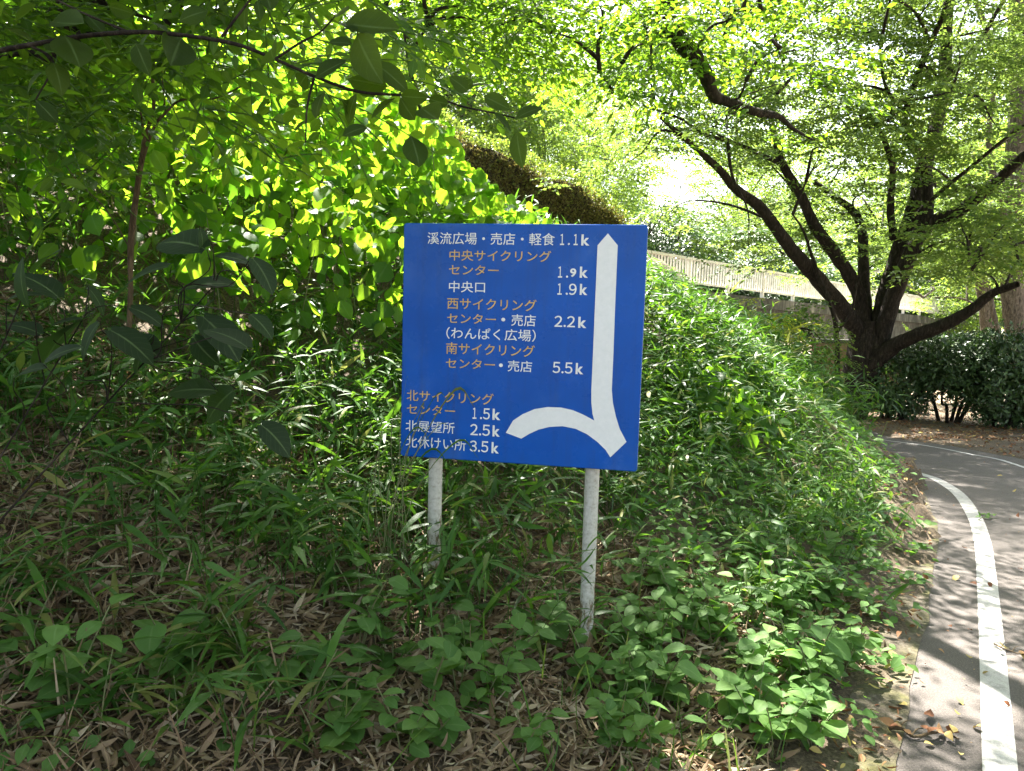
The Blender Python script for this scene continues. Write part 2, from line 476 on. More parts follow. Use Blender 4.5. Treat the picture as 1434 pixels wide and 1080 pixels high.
def resample(c, n):
    L = np.concatenate([[0], np.cumsum(np.linalg.norm(np.diff(c, axis=0), axis=1))]); t = np.linspace(0, L[-1], n)
    return np.stack([np.interp(t, L, c[:, 0]), np.interp(t, L, c[:, 1])], 1)
edge, line, right = resample(edge, 260), resample(line, 260), resample(right, 260)


def normals(c):
    t = norm(np.gradient(c, axis=0)); return np.stack([t[:, 1], -t[:, 0]], 1)


def sdist(x, y, c):
    """signed distance to curve c, positive to its left"""
    p = np.stack([np.ravel(x), np.ravel(y)], 1); out = np.empty(len(p))
    tn = norm(np.gradient(c, axis=0))
    for i in range(0, len(p), 4000):
        q = p[i:i + 4000]
        d = q[:, None, :] - c[None]
        D = (d ** 2).sum(-1); j = D.argmin(1)
        v = d[np.arange(len(q)), j]; t = tn[j]
        out[i:i + 4000] = np.sqrt(D.min(1)) * np.sign(t[:, 0] * v[:, 1] - t[:, 1] * v[:, 0])
    return out.reshape(np.shape(x))


EC = edge[::3]
HC = resample(catmull([(-60, -40), (-14, -2), (-5.6, 7.6), (-4.1, 9.1), (-1.0, 13.0), (3.0, 18.6), (3.6, 21), (3, 26), (-8, 60)], 20), 160)   # the upper path and its hedge
def terrain(x, y):
    x, y = np.asarray(x, float), np.asarray(y, float)
    s = sdist(x, y, EC) - .15
    dh = np.maximum(0, -sdist(x, y, HC) - .8)
    sp = np.maximum(s, 0)
    top = np.clip(3.35 - .045 * np.maximum(0, y - 8), 1.2, 3.4)
    ex = 1.4 - .65 * sstep(3.2, 8, y)
    h = top * (sp / (sp + dh + 1e-6)) ** ex
    bumpy = (fnoise(x, y, 2.2) * .05 + fnoise(x + 9, y, 7) * .018) * np.clip(s * 1.2, 0, 1)
    return zroad(y) * (1 - sstep(0, 3, s)) + np.where(s > 0, h + bumpy, -.004 + 0 * h)


def grid_axis(a, b, fine_a, fine_b, df, dc):
    return np.unique(np.concatenate([np.arange(a, fine_a, dc), np.arange(fine_a, fine_b, df), np.arange(fine_b, b + dc, dc)]))
gx = grid_axis(-200, 240, -9, 11, .12, 8); gy = grid_axis(-40, 400, -2, 20, .12, 8)
X, Y = np.meshgrid(gx, gy)
Z = terrain(X, Y)
# under the road the sheet lies a little lower
on_road = (sdist(X, Y, EC) < .1) & (sdist(X, Y, right[::3]) > -.5)
Z = np.where(on_road, zroad(Y) - .05, Z)
g_ = Geo(); nx, ny = len(gx), len(gy)
i, j = np.meshgrid(np.arange(ny - 1), np.arange(nx - 1), indexing='ij')
a_ = i * nx + j
g_.add(np.stack([X, Y, Z], -1).reshape(-1, 3), np.stack([a_, a_ + 1, a_ + nx + 1, a_ + nx], -1).reshape(-1, 4))
tag(g_.build('ground', M_SOIL), kind='structure')


def strip(name, a, b, z, mat, thick=0.0):
    """ribbon between two curves, with a real edge if thick"""
    A = np.column_stack([a, zroad(a[:, 1]) + z]); B = np.column_stack([b, zroad(b[:, 1]) + z]); n = len(a)
    g = Geo(); i = np.arange(n - 1)
    m = np.linspace(0, 1, 5)[:, None, None]
    V = A[None] * (1 - m) + B[None] * m
    for q in range(4):
        g.add(np.vstack([V[q], V[q + 1]]), np.stack([i, i + n, i + n + 1, i + 1], 1))
    if thick:
        dn = np.array([0, 0, thick])
        for C, fl in ((A, 1), (B, 0)):
            F = np.stack([i, i + 1, i + n + 1, i + n], 1)
            g.add(np.vstack([C, C - dn]), F if fl else F[:, ::-1])
    return g.build(name, mat)

ne, nl, nrr = normals(edge), normals(line), normals(right)
wob = (fnoise(edge[:, 0] * 3, edge[:, 1] * 3, 3) * .03)[:, None]
tag(strip('road', edge + ne * wob * .6, right + nrr * .38, 0.0, M_ROAD, .05), kind='structure')
tag(strip('road_marking', line - nl * .054, line + nl * .054, .004, M_LINE), kind='structure')
tag(strip('road_marking', right - nrr * .03, right + nrr * .03, .004, M_LINE), kind='structure')
tag(strip('kerb', edge - ne * (.19 + wob), edge + ne * .012 + ne * wob * .6, .005, M_KERB, .0), kind='structure')


# ------------------------------------------------------------------ sign
SW, SH, YAW = .95, .9317, -.19402
SC = np.array([.0236, 3.0165, 1.4212])
def s2w(x, y, z):
    return np.array([SC[0] + x * math.cos(YAW) - y * math.sin(YAW), SC[1] + x * math.sin(YAW) + y * math.cos(YAW), SC[2] + z])
base_z = float(terrain(*s2w(.3, .05, 0)[:2]))
root = empty('direction_sign', (SC[0], SC[1], base_z), YAW)
tag(root, 'blue square direction board with Japanese lettering and a white forked arrow on two posts', 'sign')
OZ = SC[2] - base_z


def rounded_plate(w, h, r, y0, y1, mi_face=0, mi_side=1, bev=.003):
    """front face at y0, back at y1; returns quads"""
    pts = []
    for cx, cz, a0 in ((w / 2 - r, h / 2 - r, 0), (-w / 2 + r, h / 2 - r, 90), (-w / 2 + r, -h / 2 + r, 180), (w / 2 - r, -h / 2 + r, 270)):
        for k in range(5):
            a = R(a0 + k * 22.5); pts.append((cx + r * math.cos(a), cz + r * math.sin(a)))
    p = np.array(pts); n = len(p); g = Geo()
    inner = p * (1 - bev * 2 / np.array([w, h]))
    ring = lambda q, y: np.column_stack([q[:, 0], np.full(n, y), q[:, 1] + OZ])
    i = np.arange(n); k = (i + 1) % n
    def band(A, B, mi): g.add(np.vstack([A, B]), np.stack([i, k, k + n, i + n], 1), mi=mi)
    band(ring(inner, y0), ring(p, y0 + bev), mi_face)
    band(ring(p, y0 + bev), ring(p, y1), mi_side)
    for y, fl, mi in ((y0, 0, mi_face), (y1, 1, mi_side)):
        V = ring(inner if y == y0 else p, y)
        # fan of quads by pairing the outline across
        h2 = n // 2
        F = [[q, q + 1, n - 2 - q, n - 1 - q] for q in range(h2 - 1)]
        F = np.array(F); g.add(V, F[:, ::-1] if fl else F, mi=mi)
    return g

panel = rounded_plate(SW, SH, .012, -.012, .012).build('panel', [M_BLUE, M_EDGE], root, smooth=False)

ARROW = [(0.3279, 0.4322), (0.3663, 0.3884), (0.366, 0.1869), (0.367, -0.0235), (0.3665, -0.1553), (0.3727, -0.206), (0.3859, -0.2564), (0.4031, -0.3047), (0.4304, -0.3523), (0.3714, -0.4159), (0.352, -0.3881), (0.3181, -0.3581), (0.2782, -0.3315), (0.2343, -0.3133), (0.1824, -0.3059), (0.1306, -0.312), (0.0891, -0.3248), (0.0529, -0.3437), (0.0218, -0.3645), (-0.0405, -0.3449), (-0.0132, -0.2949), (0.0241, -0.2676), (0.0707, -0.2453), (0.1227, -0.2342), (0.1746, -0.2336), (0.2213, -0.2415), (0.263, -0.2569), (0.3047, -0.2773), (0.2965, -0.251), (0.2908, -0.2101), (0.2887, -0.159), (0.2895, -0.0265), (0.2901, 0.185), (0.291, 0.3876)]
def ribbon(g, A, B, y0=-.0138, y1=-.0115):
    """flat band between two outlines, with its paint thickness"""
    A, B = np.array(A), np.array(B); n = len(A); i = np.arange(n - 1)
    q = lambda C, y: np.column_stack([C[:, 0], np.full(n, y), C[:, 1] + OZ])
    g.add(np.vstack([q(A, y0), q(B, y0)]), np.stack([i, i + 1, i + n + 1, i + n], 1))
ga = Geo()
tip, rgt, lft = ARROW[0], ARROW[1:9], None
ribbon(ga, [(.3279, .4322), (.291, .3876), (.2901, .185), (.2895, -.0265), (.2887, -.159), (.2908, -.2101), (.2965, -.251), (.3047, -.2773)],
       [(.3279, .4322), (.3663, .3884), (.366, .1869), (.367, -.0235), (.3665, -.1553), (.3727, -.206), (.3859, -.2564), (.3955, -.284)])
ribbon(ga, [(.3047, -.2773), (.3181, -.3581), (.352, -.3881), (.3714, -.4159)], [(.3955, -.284), (.4031, -.3047), (.417, -.329), (.4304, -.3523)])
ribbon(ga, [(-.0405, -.3449), (.0218, -.3645), (.0529, -.3437), (.0891, -.3248), (.1306, -.312), (.1824, -.3059), (.2343, -.3133), (.2782, -.3315), (.3181, -.3581)],
       [(-.0405, -.3449), (-.0132, -.2949), (.0241, -.2676), (.0707, -.2453), (.1227, -.2342), (.1746, -.2336), (.2213, -.2415), (.263, -.2569), (.3047, -.2773)])
ga.build('arrow', M_WHITE, panel, smooth=False)

TEXT = [('溪流広場・売店・軽食', 'w', -0.3767, 0.128, 0.3846, 0.0465), ('1.1', 'w', 0.1463, 0.2171, 0.3869, 0.0416), ('k', 'k', 0.2291, 0.2603, 0.3861, 0.0415),
        ('中央サイクリング', 'o', -0.2856, 0.116, 0.3217, 0.0425), ('センター', 'o', -0.2865, -0.0874, 0.268, 0.0379), ('1.', 'w', 0.1426, 0.178, 0.2642, 0.042), ('9', 'k', .1905, .2145, .2672, .033), ('k', 'k', 0.2278, 0.259, 0.2654, 0.0418),
        ('中央口', 'w', -0.285, -0.1395, 0.1996, 0.0432), ('1.9', 'w', 0.1428, 0.2181, 0.1995, 0.0432), ('k', 'k', 0.2302, 0.2595, 0.2005, 0.042),
        ('西サイクリング', 'o', -0.2911, 0.0657, 0.1331, 0.0452), ('センター', 'o', -0.2898, -0.0927, 0.0786, 0.0383), ('・', 'w', -0.0715, -0.0557, 0.0912, 0.0144), ('売店', 'w', -0.0314, 0.0646, 0.0752, 0.045), ('2.2', 'w', 0.1369, 0.2167, 0.0771, 0.0425), ('k', 'k', 0.2289, 0.2604, 0.0757, 0.0423),
        ('（わんぱく広場）', 'w', -0.2918, 0.0664, 0.0163, 0.0466),
        ('南サイクリング', 'o', -0.2916, 0.0643, -0.0435, 0.0457), ('センター', 'o', -0.2914, -0.0919, -0.099, 0.0388), ('・', 'w', -0.0759, -0.06, -0.0871, 0.0146), ('売店', 'w', -0.0408, 0.0559, -0.1025, 0.0435), ('5.5', 'w', 0.136, 0.2132, -0.101, 0.043), ('k', 'k', 0.2255, 0.2551, -0.1013, 0.0428),
        ('北サイクリング', 'o', -0.4514, -0.0935, -0.238, 0.0446), ('センター', 'o', -0.4504, -0.2489, -0.2908, 0.0396), ('1.5', 'w', -0.1791, -0.1068, -0.2967, 0.0444), ('k', 'k', -0.096, -0.064, -0.2964, 0.0443),
        ('北展望所', 'w', -0.4538, -0.2496, -0.3625, 0.0463), ('2.5', 'w', -0.1851, -0.105, -0.3622, 0.0446), ('k', 'k', -0.0942, -0.0642, -0.3625, 0.0444),
        ('北休けい所', 'w', -0.4527, -0.201, -0.4285, 0.0485), ('3.5', 'w', -0.1856, -0.1097, -0.4285, 0.0448), ('k', 'k', -0.0967, -0.0666, -0.4297, 0.0446)]
FW = str.maketrans('0123456789', '０１２３４５６７８９')
LT = []
for body, kind, x0, x1, zc, h in TEXT:
    if kind == 'w' and body[0].isdigit():
        w_ = x1 - x0 if len(body) == 3 else .0735
        LT.append((body[0].translate(FW), 'd', x0 + (.03 if body[0] == '1' else 0) * w_, x0 + (.25 if body[0] == '1' else .385) * w_, zc, h))
        LT.append(('・', 'd', x0 + .45 * w_, x0 + .56 * w_, zc, h * .20))
        if len(body) == 3:
            one = body[2] == '1'
            LT.append((body[2].translate(FW), 'd', x0 + (.76 if one else .61) * w_, x0 + (.98 if one else 1.) * w_, zc, h))
    else:
        LT.append((body, kind, x0, x1, zc, h))
TEXT = LT
tmp = []
for body, kind, *_ in TEXT:
    cu = bpy.data.curves.new('lettering', 'FONT'); cu.body = body; cu.size = 1; cu.resolution_u = 3
    cu.offset = .03 if kind == 'k' else (.010 if kind == 'd' else .0035)
    o = bpy.data.objects.new('lettering', cu); COL.objects.link(o); tmp.append(o)
bpy.context.view_layer.update()
dg = bpy.context.evaluated_depsgraph_get()
for o, (body, kind, x0, x1, zc, h) in zip(tmp, TEXT):
    zc = zc + h / 2
    me = bpy.data.meshes.new_from_object(o.evaluated_get(dg))
    co = np.empty(len(me.vertices) * 3, np.float32); me.vertices.foreach_get('co', co); co = co.reshape(-1, 3)
    lo, hi = co.min(0), co.max(0)
    nx_ = x0 + (co[:, 0] - lo[0]) / (hi[0] - lo[0]) * (x1 - x0)
    nz_ = zc + ((co[:, 1] - lo[1]) / (hi[1] - lo[1]) - .5) * h + OZ
    me.vertices.foreach_set('co', np.column_stack([nx_, np.full(len(co), -.0135), nz_]).astype(np.float32).ravel())
    me.materials.clear(); me.materials.append(M_ORANGE if kind == 'o' else M_WHITE); me.update()
    t_ = bpy.data.objects.new('lettering', me); COL.objects.link(t_); t_.parent = panel
    bpy.data.curves.remove(o.data)

for sx in (-.3414, .2997):
    w = s2w(sx, .042, 0); zb = float(terrain(w[0], w[1]))
    zt = SC[2] + SH / 2 - .06
    pts = np.array([[0, 0, z] for z in np.linspace(-.25, zt - zb, 40)])
    V, F = tube(pts, .0285, 16); g_ = Geo(); g_.add(V, F)
    V, F = tube(np.array([[0, 0, zt - zb], [0, 0, zt - zb + .004]]), [.0285, .001], 16); g_.add(V, F)
    po = g_.build('post', M_POST, root); po.location = (sx, .042, zb - base_z)
    for zz in (.34, -.34):
        gg = Geo(); V, F = box((sx, .016, OZ + zz), (.05, .004, .014)); gg.add(V, F)
        for bx in (-.038, .038):
            V, F = tube(np.array([[sx + bx, .02, OZ + zz], [sx + bx, .03, OZ + zz]]), .006, 6); gg.add(V, F)
        gg.build('bracket', M_EDGE, root, smooth=False)


# ------------------------------------------------------------------ bridge, railing, walls
bA, bB = np.array([3.2, 18.7]), np.array([25.0, 41.0])
bd = norm(bB - bA); bl = np.linalg.norm(bB - bA); bn = np.array([bd[1], -bd[0]])      # bn points towards the camera side
ba = math.atan2(bd[1], bd[0])
zdeck = lambda t: 2.38 - .0195 * t           # height of the deck edge along the bridge
def bpt(t, off, z): 
    q = bA + bd * t + bn * off; return np.array([q[0], q[1], zdeck(t) + z])
def prism(g, t0, t1, o0, o1, z0, z1, n=12):
    tt = np.linspace(t0, t1, n + 1)
    prof = [(o0, z0), (o1, z0), (o1, z1), (o0, z1)]
    V = np.array([[bpt(t, o, z) for o, z in prof] for t in tt]); V = V.reshape(-1, 3)
    F = [[i * 4 + q, i * 4 + (q + 1) % 4, (i + 1) * 4 + (q + 1) % 4, (i + 1) * 4 + q] for i in range(n) for q in range(4)]
    F += [[0, 3, 2, 1], [n * 4, n * 4 + 1, n * 4 + 2, n * 4 + 3]]
    g.add(V, F)
br_root = empty('footbridge', (*bpt(0, 0, 0)[:2], 0)); tag(br_root, 'stained grey concrete footbridge crossing behind the dark forked tree', 'bridge')
L0 = np.array([*bpt(0, 0, 0)[:2], 0])
def bpart(name, parts, mat=M_CONC, parent=br_root):
    g = Geo()
    for p in parts: prism(g, *p)
    g.V = [v - L0.astype(np.float32) for v in g.V]
    return g.build(name, mat, parent, smooth=False)
bpart('deck', [(-.5, bl, -3.2, .0, -.30, -.14)])
bpart('edge_beam', [(-.5, bl, .003, .28, -.42, -.12)])
bpart('girder', [(.2, bl, -.25, .10, -1.25, -.423)])
bpart('girder', [(.2, bl, -2.9, -2.5, -1.25, -.303)])
bpart('abutment', [(-.3, 1.6, -3.0, -.05, -5, -1.253)])
bpart('abutment', [(bl - 3, bl, -3.0, -.05, -5, -1.253)])
rr = empty('bridge_railing', (*bpt(0, 0, 0)[:2], 0)); tag(rr, 'white slatted railing along the top of the concrete footbridge', 'railing')
def rpart(name, parts):
    g = Geo()
    for p in parts: prism(g, *p)
    g.V = [v - L0.astype(np.float32) for v in g.V]
    return g.build(name, M_RAIL, rr, smooth=False)
rpart('top_rail', [(-2.5, bl, .11, .19, .64, .70, 16)])
rpart('bottom_rail', [(-2.5, bl, .12, .18, .05, .09, 16)])
tp = np.arange(-2.5, bl, 2.0)
for t in tp: rpart('railing_post', [(t - .035, t + .035, .105, .195, -.118, .638, 1)])
gb = []
for t in np.arange(-2.4, bl, .135):
    if np.abs(tp - t).min() > .06: gb.append((t - .021, t + .021, .132, .168, .092, .638, 1))
rpart('slat_panel', gb)

wa = P(1128, 612, 17.2); wb = P(1258, 612, 16.6)
wl = np.linalg.norm((wb - wa)[:2]); wang = math.atan2(wb[1] - wa[1], wb[0] - wa[0]); wm = (wa + wb) / 2
g_ = Geo(); V, F = box((0, 0, .35), (wl / 2, .15, .95)); g_.add(V, F)
w_ = g_.build('retaining_wall', M_BRICK, smooth=False); w_.location = (wm[0], wm[1], zroad(wm[1]) + .1); w_.rotation_euler = (0, 0, wang)
tag(w_, 'low reddish brown wall behind the forked tree at the bend of the road', 'wall')
g_ = Geo(); V, F = box((0, 0, 1.343), (wl / 2 + .03, .19, .04)); g_.add(V, F); g_.build('coping', M_CONC, w_, smooth=False)


# ------------------------------------------------------------------ sprays and trees
def spray(nl=34, size=.055, width=.21, length=.55, shape='quad', flat=.12, twig=True, seed=0):
    """a flat leafy twig, unit scale in metres: V, F, uv, tint"""
    r = np.random.default_rng(seed)
    g = Geo(); T = leaf(3, width, .45, .2, .12) if shape == 'fold' else None
    if shape == 'quad':
        V = np.array([[0, 0, 0], [width, .45, .05], [0, 1, -.08], [-width, .45, .05]]); T = (V, np.array([[0, 1, 2, 3]]), np.array([[.5, 0], [1, .5], [.5, 1], [0, .5]]))
    if shape == 'near': T = leaf(4, width, .42, .22, .15)
    k = 5
    pos, dr = [], []
    for b_ in range(k):
        a0 = (b_ - 2) * .42 + r.normal(0, .12); l = length * (1 - .18 * abs(b_ - 2)) * r.uniform(.8, 1.1)
        dd = np.array([math.sin(a0), math.cos(a0), r.normal(0, .12)])
        o0 = np.array([0, .1 * length * (2 - abs(b_ - 2)), 0])
        cv = np.array([o0 + dd * l * t + np.array([0, 0, -.18 * l * t * t]) for t in np.linspace(0, 1, 4)])
        if twig:
            V, F = tube(cv, np.linspace(.004, .0015, 4), 3); g.add(V, F, 0., np.tile([.5, 0], (len(V), 1)))
        m = nl // k
        for q in range(m):
            t = (q + .7) / m; p = o0 + dd * l * t + np.array([0, 0, -.18 * l * t * t])
            sd = 1 if q % 2 else -1
            a = a0 + sd * r.uniform(.6, 1.1)
            pos.append(p); dr.append([math.sin(a), math.cos(a), r.normal(-.15, .2)])
    pos, dr = np.array(pos), norm(np.array(dr))
    upv = norm(np.array([0, 0, 1]) + r.normal(0, flat * 2, (len(pos), 3)))
    put(g, T, pos, frames(dr, upv), size * r.uniform(.7, 1.25, len(pos)), r.uniform(0, 1, len(pos)))
    V, F, U, Tn = np.concatenate(g.V), np.concatenate(g.F), np.concatenate(g.U), np.concatenate(g.T)
    return V, F, U, Tn


SP_NEAR = [spray(40, .075, .22, .6, 'near', .15, True, s) for s in range(3)]
SP_MID = [spray(50, .088, .25, .62, 'quad', .22, False, 10 + s) for s in range(3)]
SP_FAR = [spray(30, .16, .26, 1.1, 'quad', .4, False, 20 + s) for s in range(3)]


def crown(centers, per, spread, sprays, size=(.8, 1.25), droop=-.15, tilt=.28):
    """leaf sprays clustered round the given points -> Geo"""
    g = Geo(); centers = np.asarray(centers)
    k = len(centers) * per
    pos = np.repeat(centers, per, 0) + rng.normal(0, 1, (k, 3)) * np.asarray(spread)
    tint = np.clip(np.repeat(rng.uniform(.1, .9, len(centers)), per) * .6 + rng.uniform(0, .4, k), 0, 1)
    which = rng.integers(0, len(sprays), k)
    for w in range(len(sprays)):
        m = which == w; q = m.sum()
        if q: put(g, sprays[w], pos[m], frames(rand_dirs(q, droop, tilt), jitter_up(q, tilt)), rng.uniform(*size, q), tint[m])
    return g


def limb(g, pts, r0, r1, sides=7, sub=5, rough=.06):
    c = catmull(pts, sub); V, F = tube(c, np.linspace(r0, r1, len(c)), sides, rough); g.add(V, F, .5); return c


def branch_to(g, skel, target, r0, r1=.006, sag=.12):
    """curved branch from the nearest skeleton point to a target"""
    d = np.linalg.norm(skel - target, axis=1) + .6 * np.maximum(0, skel[:, 2] - target[2] + .2)
    s = skel[d.argmin()]; v = target - s; l = np.linalg.norm(v)
    m1 = s + v * .35 + np.array([0, 0, sag * l]) + rng.normal(0, .05 * l, 3)
    m2 = s + v * .7 + np.array([0, 0, sag * .8 * l]) + rng.normal(0, .05 * l, 3)
    return limb(g, [s, m1, m2, target], min(r0, .012 + .02 * l), r1, 5, 4, 0)


def grow(g, skel, cs, r0, r1=.004):
    cs = list(cs); skel = np.asarray(skel)
    dist = np.array([np.linalg.norm(skel - c, axis=1).min() for c in cs])
    for i in np.argsort(dist):
        c = branch_to(g, skel, cs[i], r0, r1)
        skel = np.vstack([skel, c[2:]])


def gen_tree(name, loc, h, crad, cz, nclump, per, sprays, spread, bark, leafm, r0=.16, lean=(0, 0), label='', cat='tree', group=None, seed=1, size=(.8, 1.25), hollow=.45, reject=None):
    global rng
    keep = rng; rng = np.random.default_rng(seed)
    root = empty(name, loc); tag(root, label, cat, group)
    g = Geo()
    tr = np.array([[0, 0, -.3], [lean[0] * .1, lean[1] * .1, h * .2], [lean[0] * .45 + rng.normal(0, .1), lean[1] * .45, h * .5], [lean[0], lean[1], h * .86]])
    sk = limb(g, tr, r0, r0 * .25, 8, 8)
    mains = [sk]
    for q in range(6):
        a = q * 1.05 + rng.uniform(-.3, .3); i = rng.integers(int(len(sk) * .35), int(len(sk) * .9)); s = sk[i]
        e = np.array([lean[0] + math.cos(a) * crad[0] * .65, lean[1] + math.sin(a) * crad[1] * .65, cz + rng.uniform(-.35, .5) * crad[2]])
        mains.append(limb(g, [s, s + (e - s) * .4 + [0, 0, .1 * crad[2]], s + (e - s) * .75 + [0, 0, .12 * crad[2]], e], r0 * .42, .02, 6, 6))
    skel = np.vstack(mains)
    cs = []
    while len(cs) < nclump:
        d = norm(rng.normal(0, 1, 3)); rr_ = rng.uniform(hollow ** 3, 1) ** (1 / 3)
        c = d * rr_ * np.array(crad) * (1 + .18 * math.sin(3 * d[0] + 5 * d[1] + seed)) + [lean[0], lean[1], cz]
        if reject is None or not reject(c + np.array(loc)): cs.append(c)
    grow(g, skel, cs, .04, .006)
    g.build('trunk', bark, root)
    crown(cs, per, spread, sprays, size).build('crown', leafm, root)
    rng = keep
    return root


def copy_tree(o, loc, rz, sc, label=None, group=None):
    c = o.copy(); COL.objects.link(c); c.location = loc; c.rotation_euler = (0, 0, rz); c.scale = (sc, sc, sc)
    if label: c['label'] = label
    if group: c['group'] = group
    for ch in list(o.children):
        q = ch.copy(); COL.objects.link(q); q.parent = c
    return c


# main forked tree
tb = P(1182, 604, 14.6); tb[2] = float(terrain(tb[0], tb[1]))
mt = empty('forked_tree', tb); tag(mt, 'large dark barked tree forking into many limbs beside the bend of the road', 'tree')
gm = Geo(); skl = []
def ml(pts, w0, w1, sides=9):
    d = [p[2] for p in pts]
    q = [P(*p) - tb for p in pts]
    dm = np.mean(d); skl.append(limb(gm, q, w0 * .42 / FPX * d[0], w1 * .42 / FPX * d[-1], sides, 6, .05))
D = 14.6
ml([(1176, 616, D), (1190, 570, D), (1204, 515, D), (1212, 470, D), (1213, 450, D)], 66, 40, 12)
ml([(1192, 580, D - .15), (1215, 530, D - .15), (1228, 480, D - .1), (1238, 430, D), (1262, 350, D), (1283, 285, D), (1295, 230, D + .2), (1310, 180, D + .4), (1322, 110, D + .5), (1326, 30, D + .6), (1334, -60, D + .8)], 40, 15, 10)
ml([(1208, 475, D), (1180, 432, D - .2), (1140, 385, D - .5), (1105, 345, D - .8), (1066, 292, D - 1.1), (1032, 266, D - 1.3), (1005, 235, D - 1.6), (960, 195, D - 2), (925, 165, D - 2.3)], 30, 5)
ml([(1214, 470, D), (1200, 405, D + .1), (1165, 350, D), (1140, 315, D - .1), (1120, 270, D - .2), (1097, 232, D - .3), (1085, 195, D - .4), (1078, 150, D - .5)], 26, 8)
ml([(1097, 232, D - .3), (1040, 205, D - .8), (985, 187, D - 1.4), (950, 165, D - 1.8), (900, 148, D - 2.4)], 8, 3, 6)
ml([(1215, 465, D), (1210, 400, D + .4), (1208, 330, D + .8), (1198, 300, D + 1.1), (1172, 278, D + 1.4), (1140, 255, D + 1.7)], 22, 8)
ml([(1226, 500, D - .1), (1250, 420, D - .35), (1275, 355, D - .5), (1298, 300, D - .5), (1297, 240, D - .4)], 30, 18)
ml([(1252, 335, D), (1247, 290, D - .2), (1250, 240, D - .5), (1238, 195, D - .8), (1212, 150, D - 1.1)], 14, 6, 7)
ml([(1282, 335, D - .4), (1308, 311, D - .6), (1340, 297, D - .9), (1370, 276, D - 1.2), (1400, 250, D - 1.5), (1434, 220, D - 1.9), (1490, 180, D - 2.4), (1560, 150, D - 3)], 24, 12)
ml([(1220, 515, D - .2), (1243, 490, D - .4), (1280, 471, D - .8), (1320, 456, D - 1.2), (1360, 434, D - 1.6), (1388, 412, D - 1.9), (1425, 398, D - 2.3)], 30, 11)
ml([(1296, 235, D), (1272, 195, D - .3), (1268, 160, D - .5), (1284, 110, D - .8), (1304, 60, D - 1.1), (1325, 10, D - 1.4), (1345, -60, D - 1.8)], 13, 7, 7)
ml([(1304, 60, D - 1.1), (1282, 18, D - 1.4), (1250, -5, D - 1.8)], 6, 3, 5)
ml([(1268, 160, D - .5), (1240, 120, D - .8), (1232, 60, D - 1.2)], 7, 4, 5)
ml([(1262, 322, D - .3), (1310, 275, D - .8), (1370, 225, D - 1.4), (1420, 185, D - 1.9), (1480, 150, D - 2.4)], 8, 4, 5)
ml([(1180, 432, D - .2), (1150, 400, D - .6), (1128, 330, D - 1), (1110, 300, D - 1.3)], 7, 3, 5)
ml([(1326, 110, D + .5), (1370, 60, D), (1400, 10, D - .4), (1440, -50, D - .8)], 9, 5, 6)
skl = np.vstack(skl)
cs = []
def gap(px, py):
    """the opening where the sky shows left of the forked tree"""
    return ((px - 985) / 78) ** 2 + ((py - 262) / 58) ** 2 < 1
def wpx(p):
    v = np.asarray(p) - CAM; dd = v @ _fw
    return CX + FPX * (v @ RT) / dd, CY - FPX * (v @ UP) / dd
for lim, nn in (((870, 1480, -60, 330), 170), ((1345, 1480, 300, 390), 22), ((1040, 1150, 320, 400), 5), ((870, 1500, -420, -60), 70), ((1210, 1330, 338, 368), 7)):
    q = 0
    while q < nn:
        px, py = rng.uniform(lim[0], lim[1]), rng.uniform(lim[2], lim[3])
        if gap(px, py) or (px < 1090 and py > 200 and rng.random() < .75): continue
        if px > 1365 and 110 < py < 400 and rng.random() < .8: continue
        dp = rng.uniform(14.9, 17.6) if (py > 250 and 1090 < px < 1340) else rng.uniform(11.2, 17.0)
        cs.append(P(px, py, dp) - tb); q += 1
grow(gm, skl, cs, .03, .004)
gm.build('trunk', B_DARK, mt)
crown(cs, 9, (.58, .58, .13), SP_MID, droop=-.06, tilt=.16).build('crown', G_TREE, mt)

# ------------------------------------------------------------------ overhead trees shading the verge
ov = empty('overhanging_tree', (-6.6, 4.6, float(terrain(-6.6, 4.6)))); ol = np.array(ov.location)
tag(ov, 'tall tree whose dark drooping branches hang over the top of the picture above the sign', 'tree')
go = Geo(); sk = []
sk.append(limb(go, np.array([[0, 0, -.4], [.1, .1, 2], [.5, .3, 4], [1.2, .5, 5.8]]), .24, .15, 10, 6))
def ol_limb(pts, r0, r1, world=True, s=7):
    q = [np.array(p) - ol for p in pts]; sk.append(limb(go, q, r0, r1, s, 6, .05))
top0 = ol + [1.2, .5, 5.8]
ol_limb([top0, (-3.2, 5.6, 9.0), (-.8, 6.4, 9.0), (1.0, 6.9, 7.4), P(935, -60, 7.0), P(932, 15, 7.0), P(947, 48, 7.0), P(975, 82, 7.0), P(990, 108, 7.0), P(1000, 134, 7.1), P(1020, 143, 7.2), P(1060, 157, 7.3), P(1090, 163, 7.4), P(1110, 180, 7.5), P(1138, 196, 7.6)], .14, .010)
ol_limb([P(932, 8, 7.0), P(917, 40, 6.9), P(912, 65, 6.8), P(912, 102, 6.8)], .016, .008)
ol_limb([P(914, 62, 6.8), P(893, 64, 6.7), P(870, 90, 6.6), P(858, 130, 6.5)], .010, .003, s=5)
ol_limb([P(1020, 143, 7.2), P(1045, 133, 7.2), P(1090, 117, 7.3)], .012, .004, s=5)
ol_limb([(1.0, 6.9, 7.4), (1.9, 7.0, 6.0), P(1062, -12, 7.6), P(1080, 30, 7.6), P(1090, 70, 7.7), P(1104, 110, 7.8)], .03, .006, s=6)
ol_limb([(-.8, 6.4, 9.0), (-.9, 6.0, 6.2), P(560, -30, 5.6), P(569, 50, 5.5), P(577, 110, 5.4), P(592, 165, 5.4)], .035, .010, s=7)
ol_limb([P(565, 20, 5.5), P(550, 40, 5.4), P(535, -12, 5.3)], .008, .005, s=5)
ol_limb([top0, (-3.6, 3.0, 8.0), (-1.5, 2.8, 8.6), (.8, 3.4, 8.2)], .12, .03)
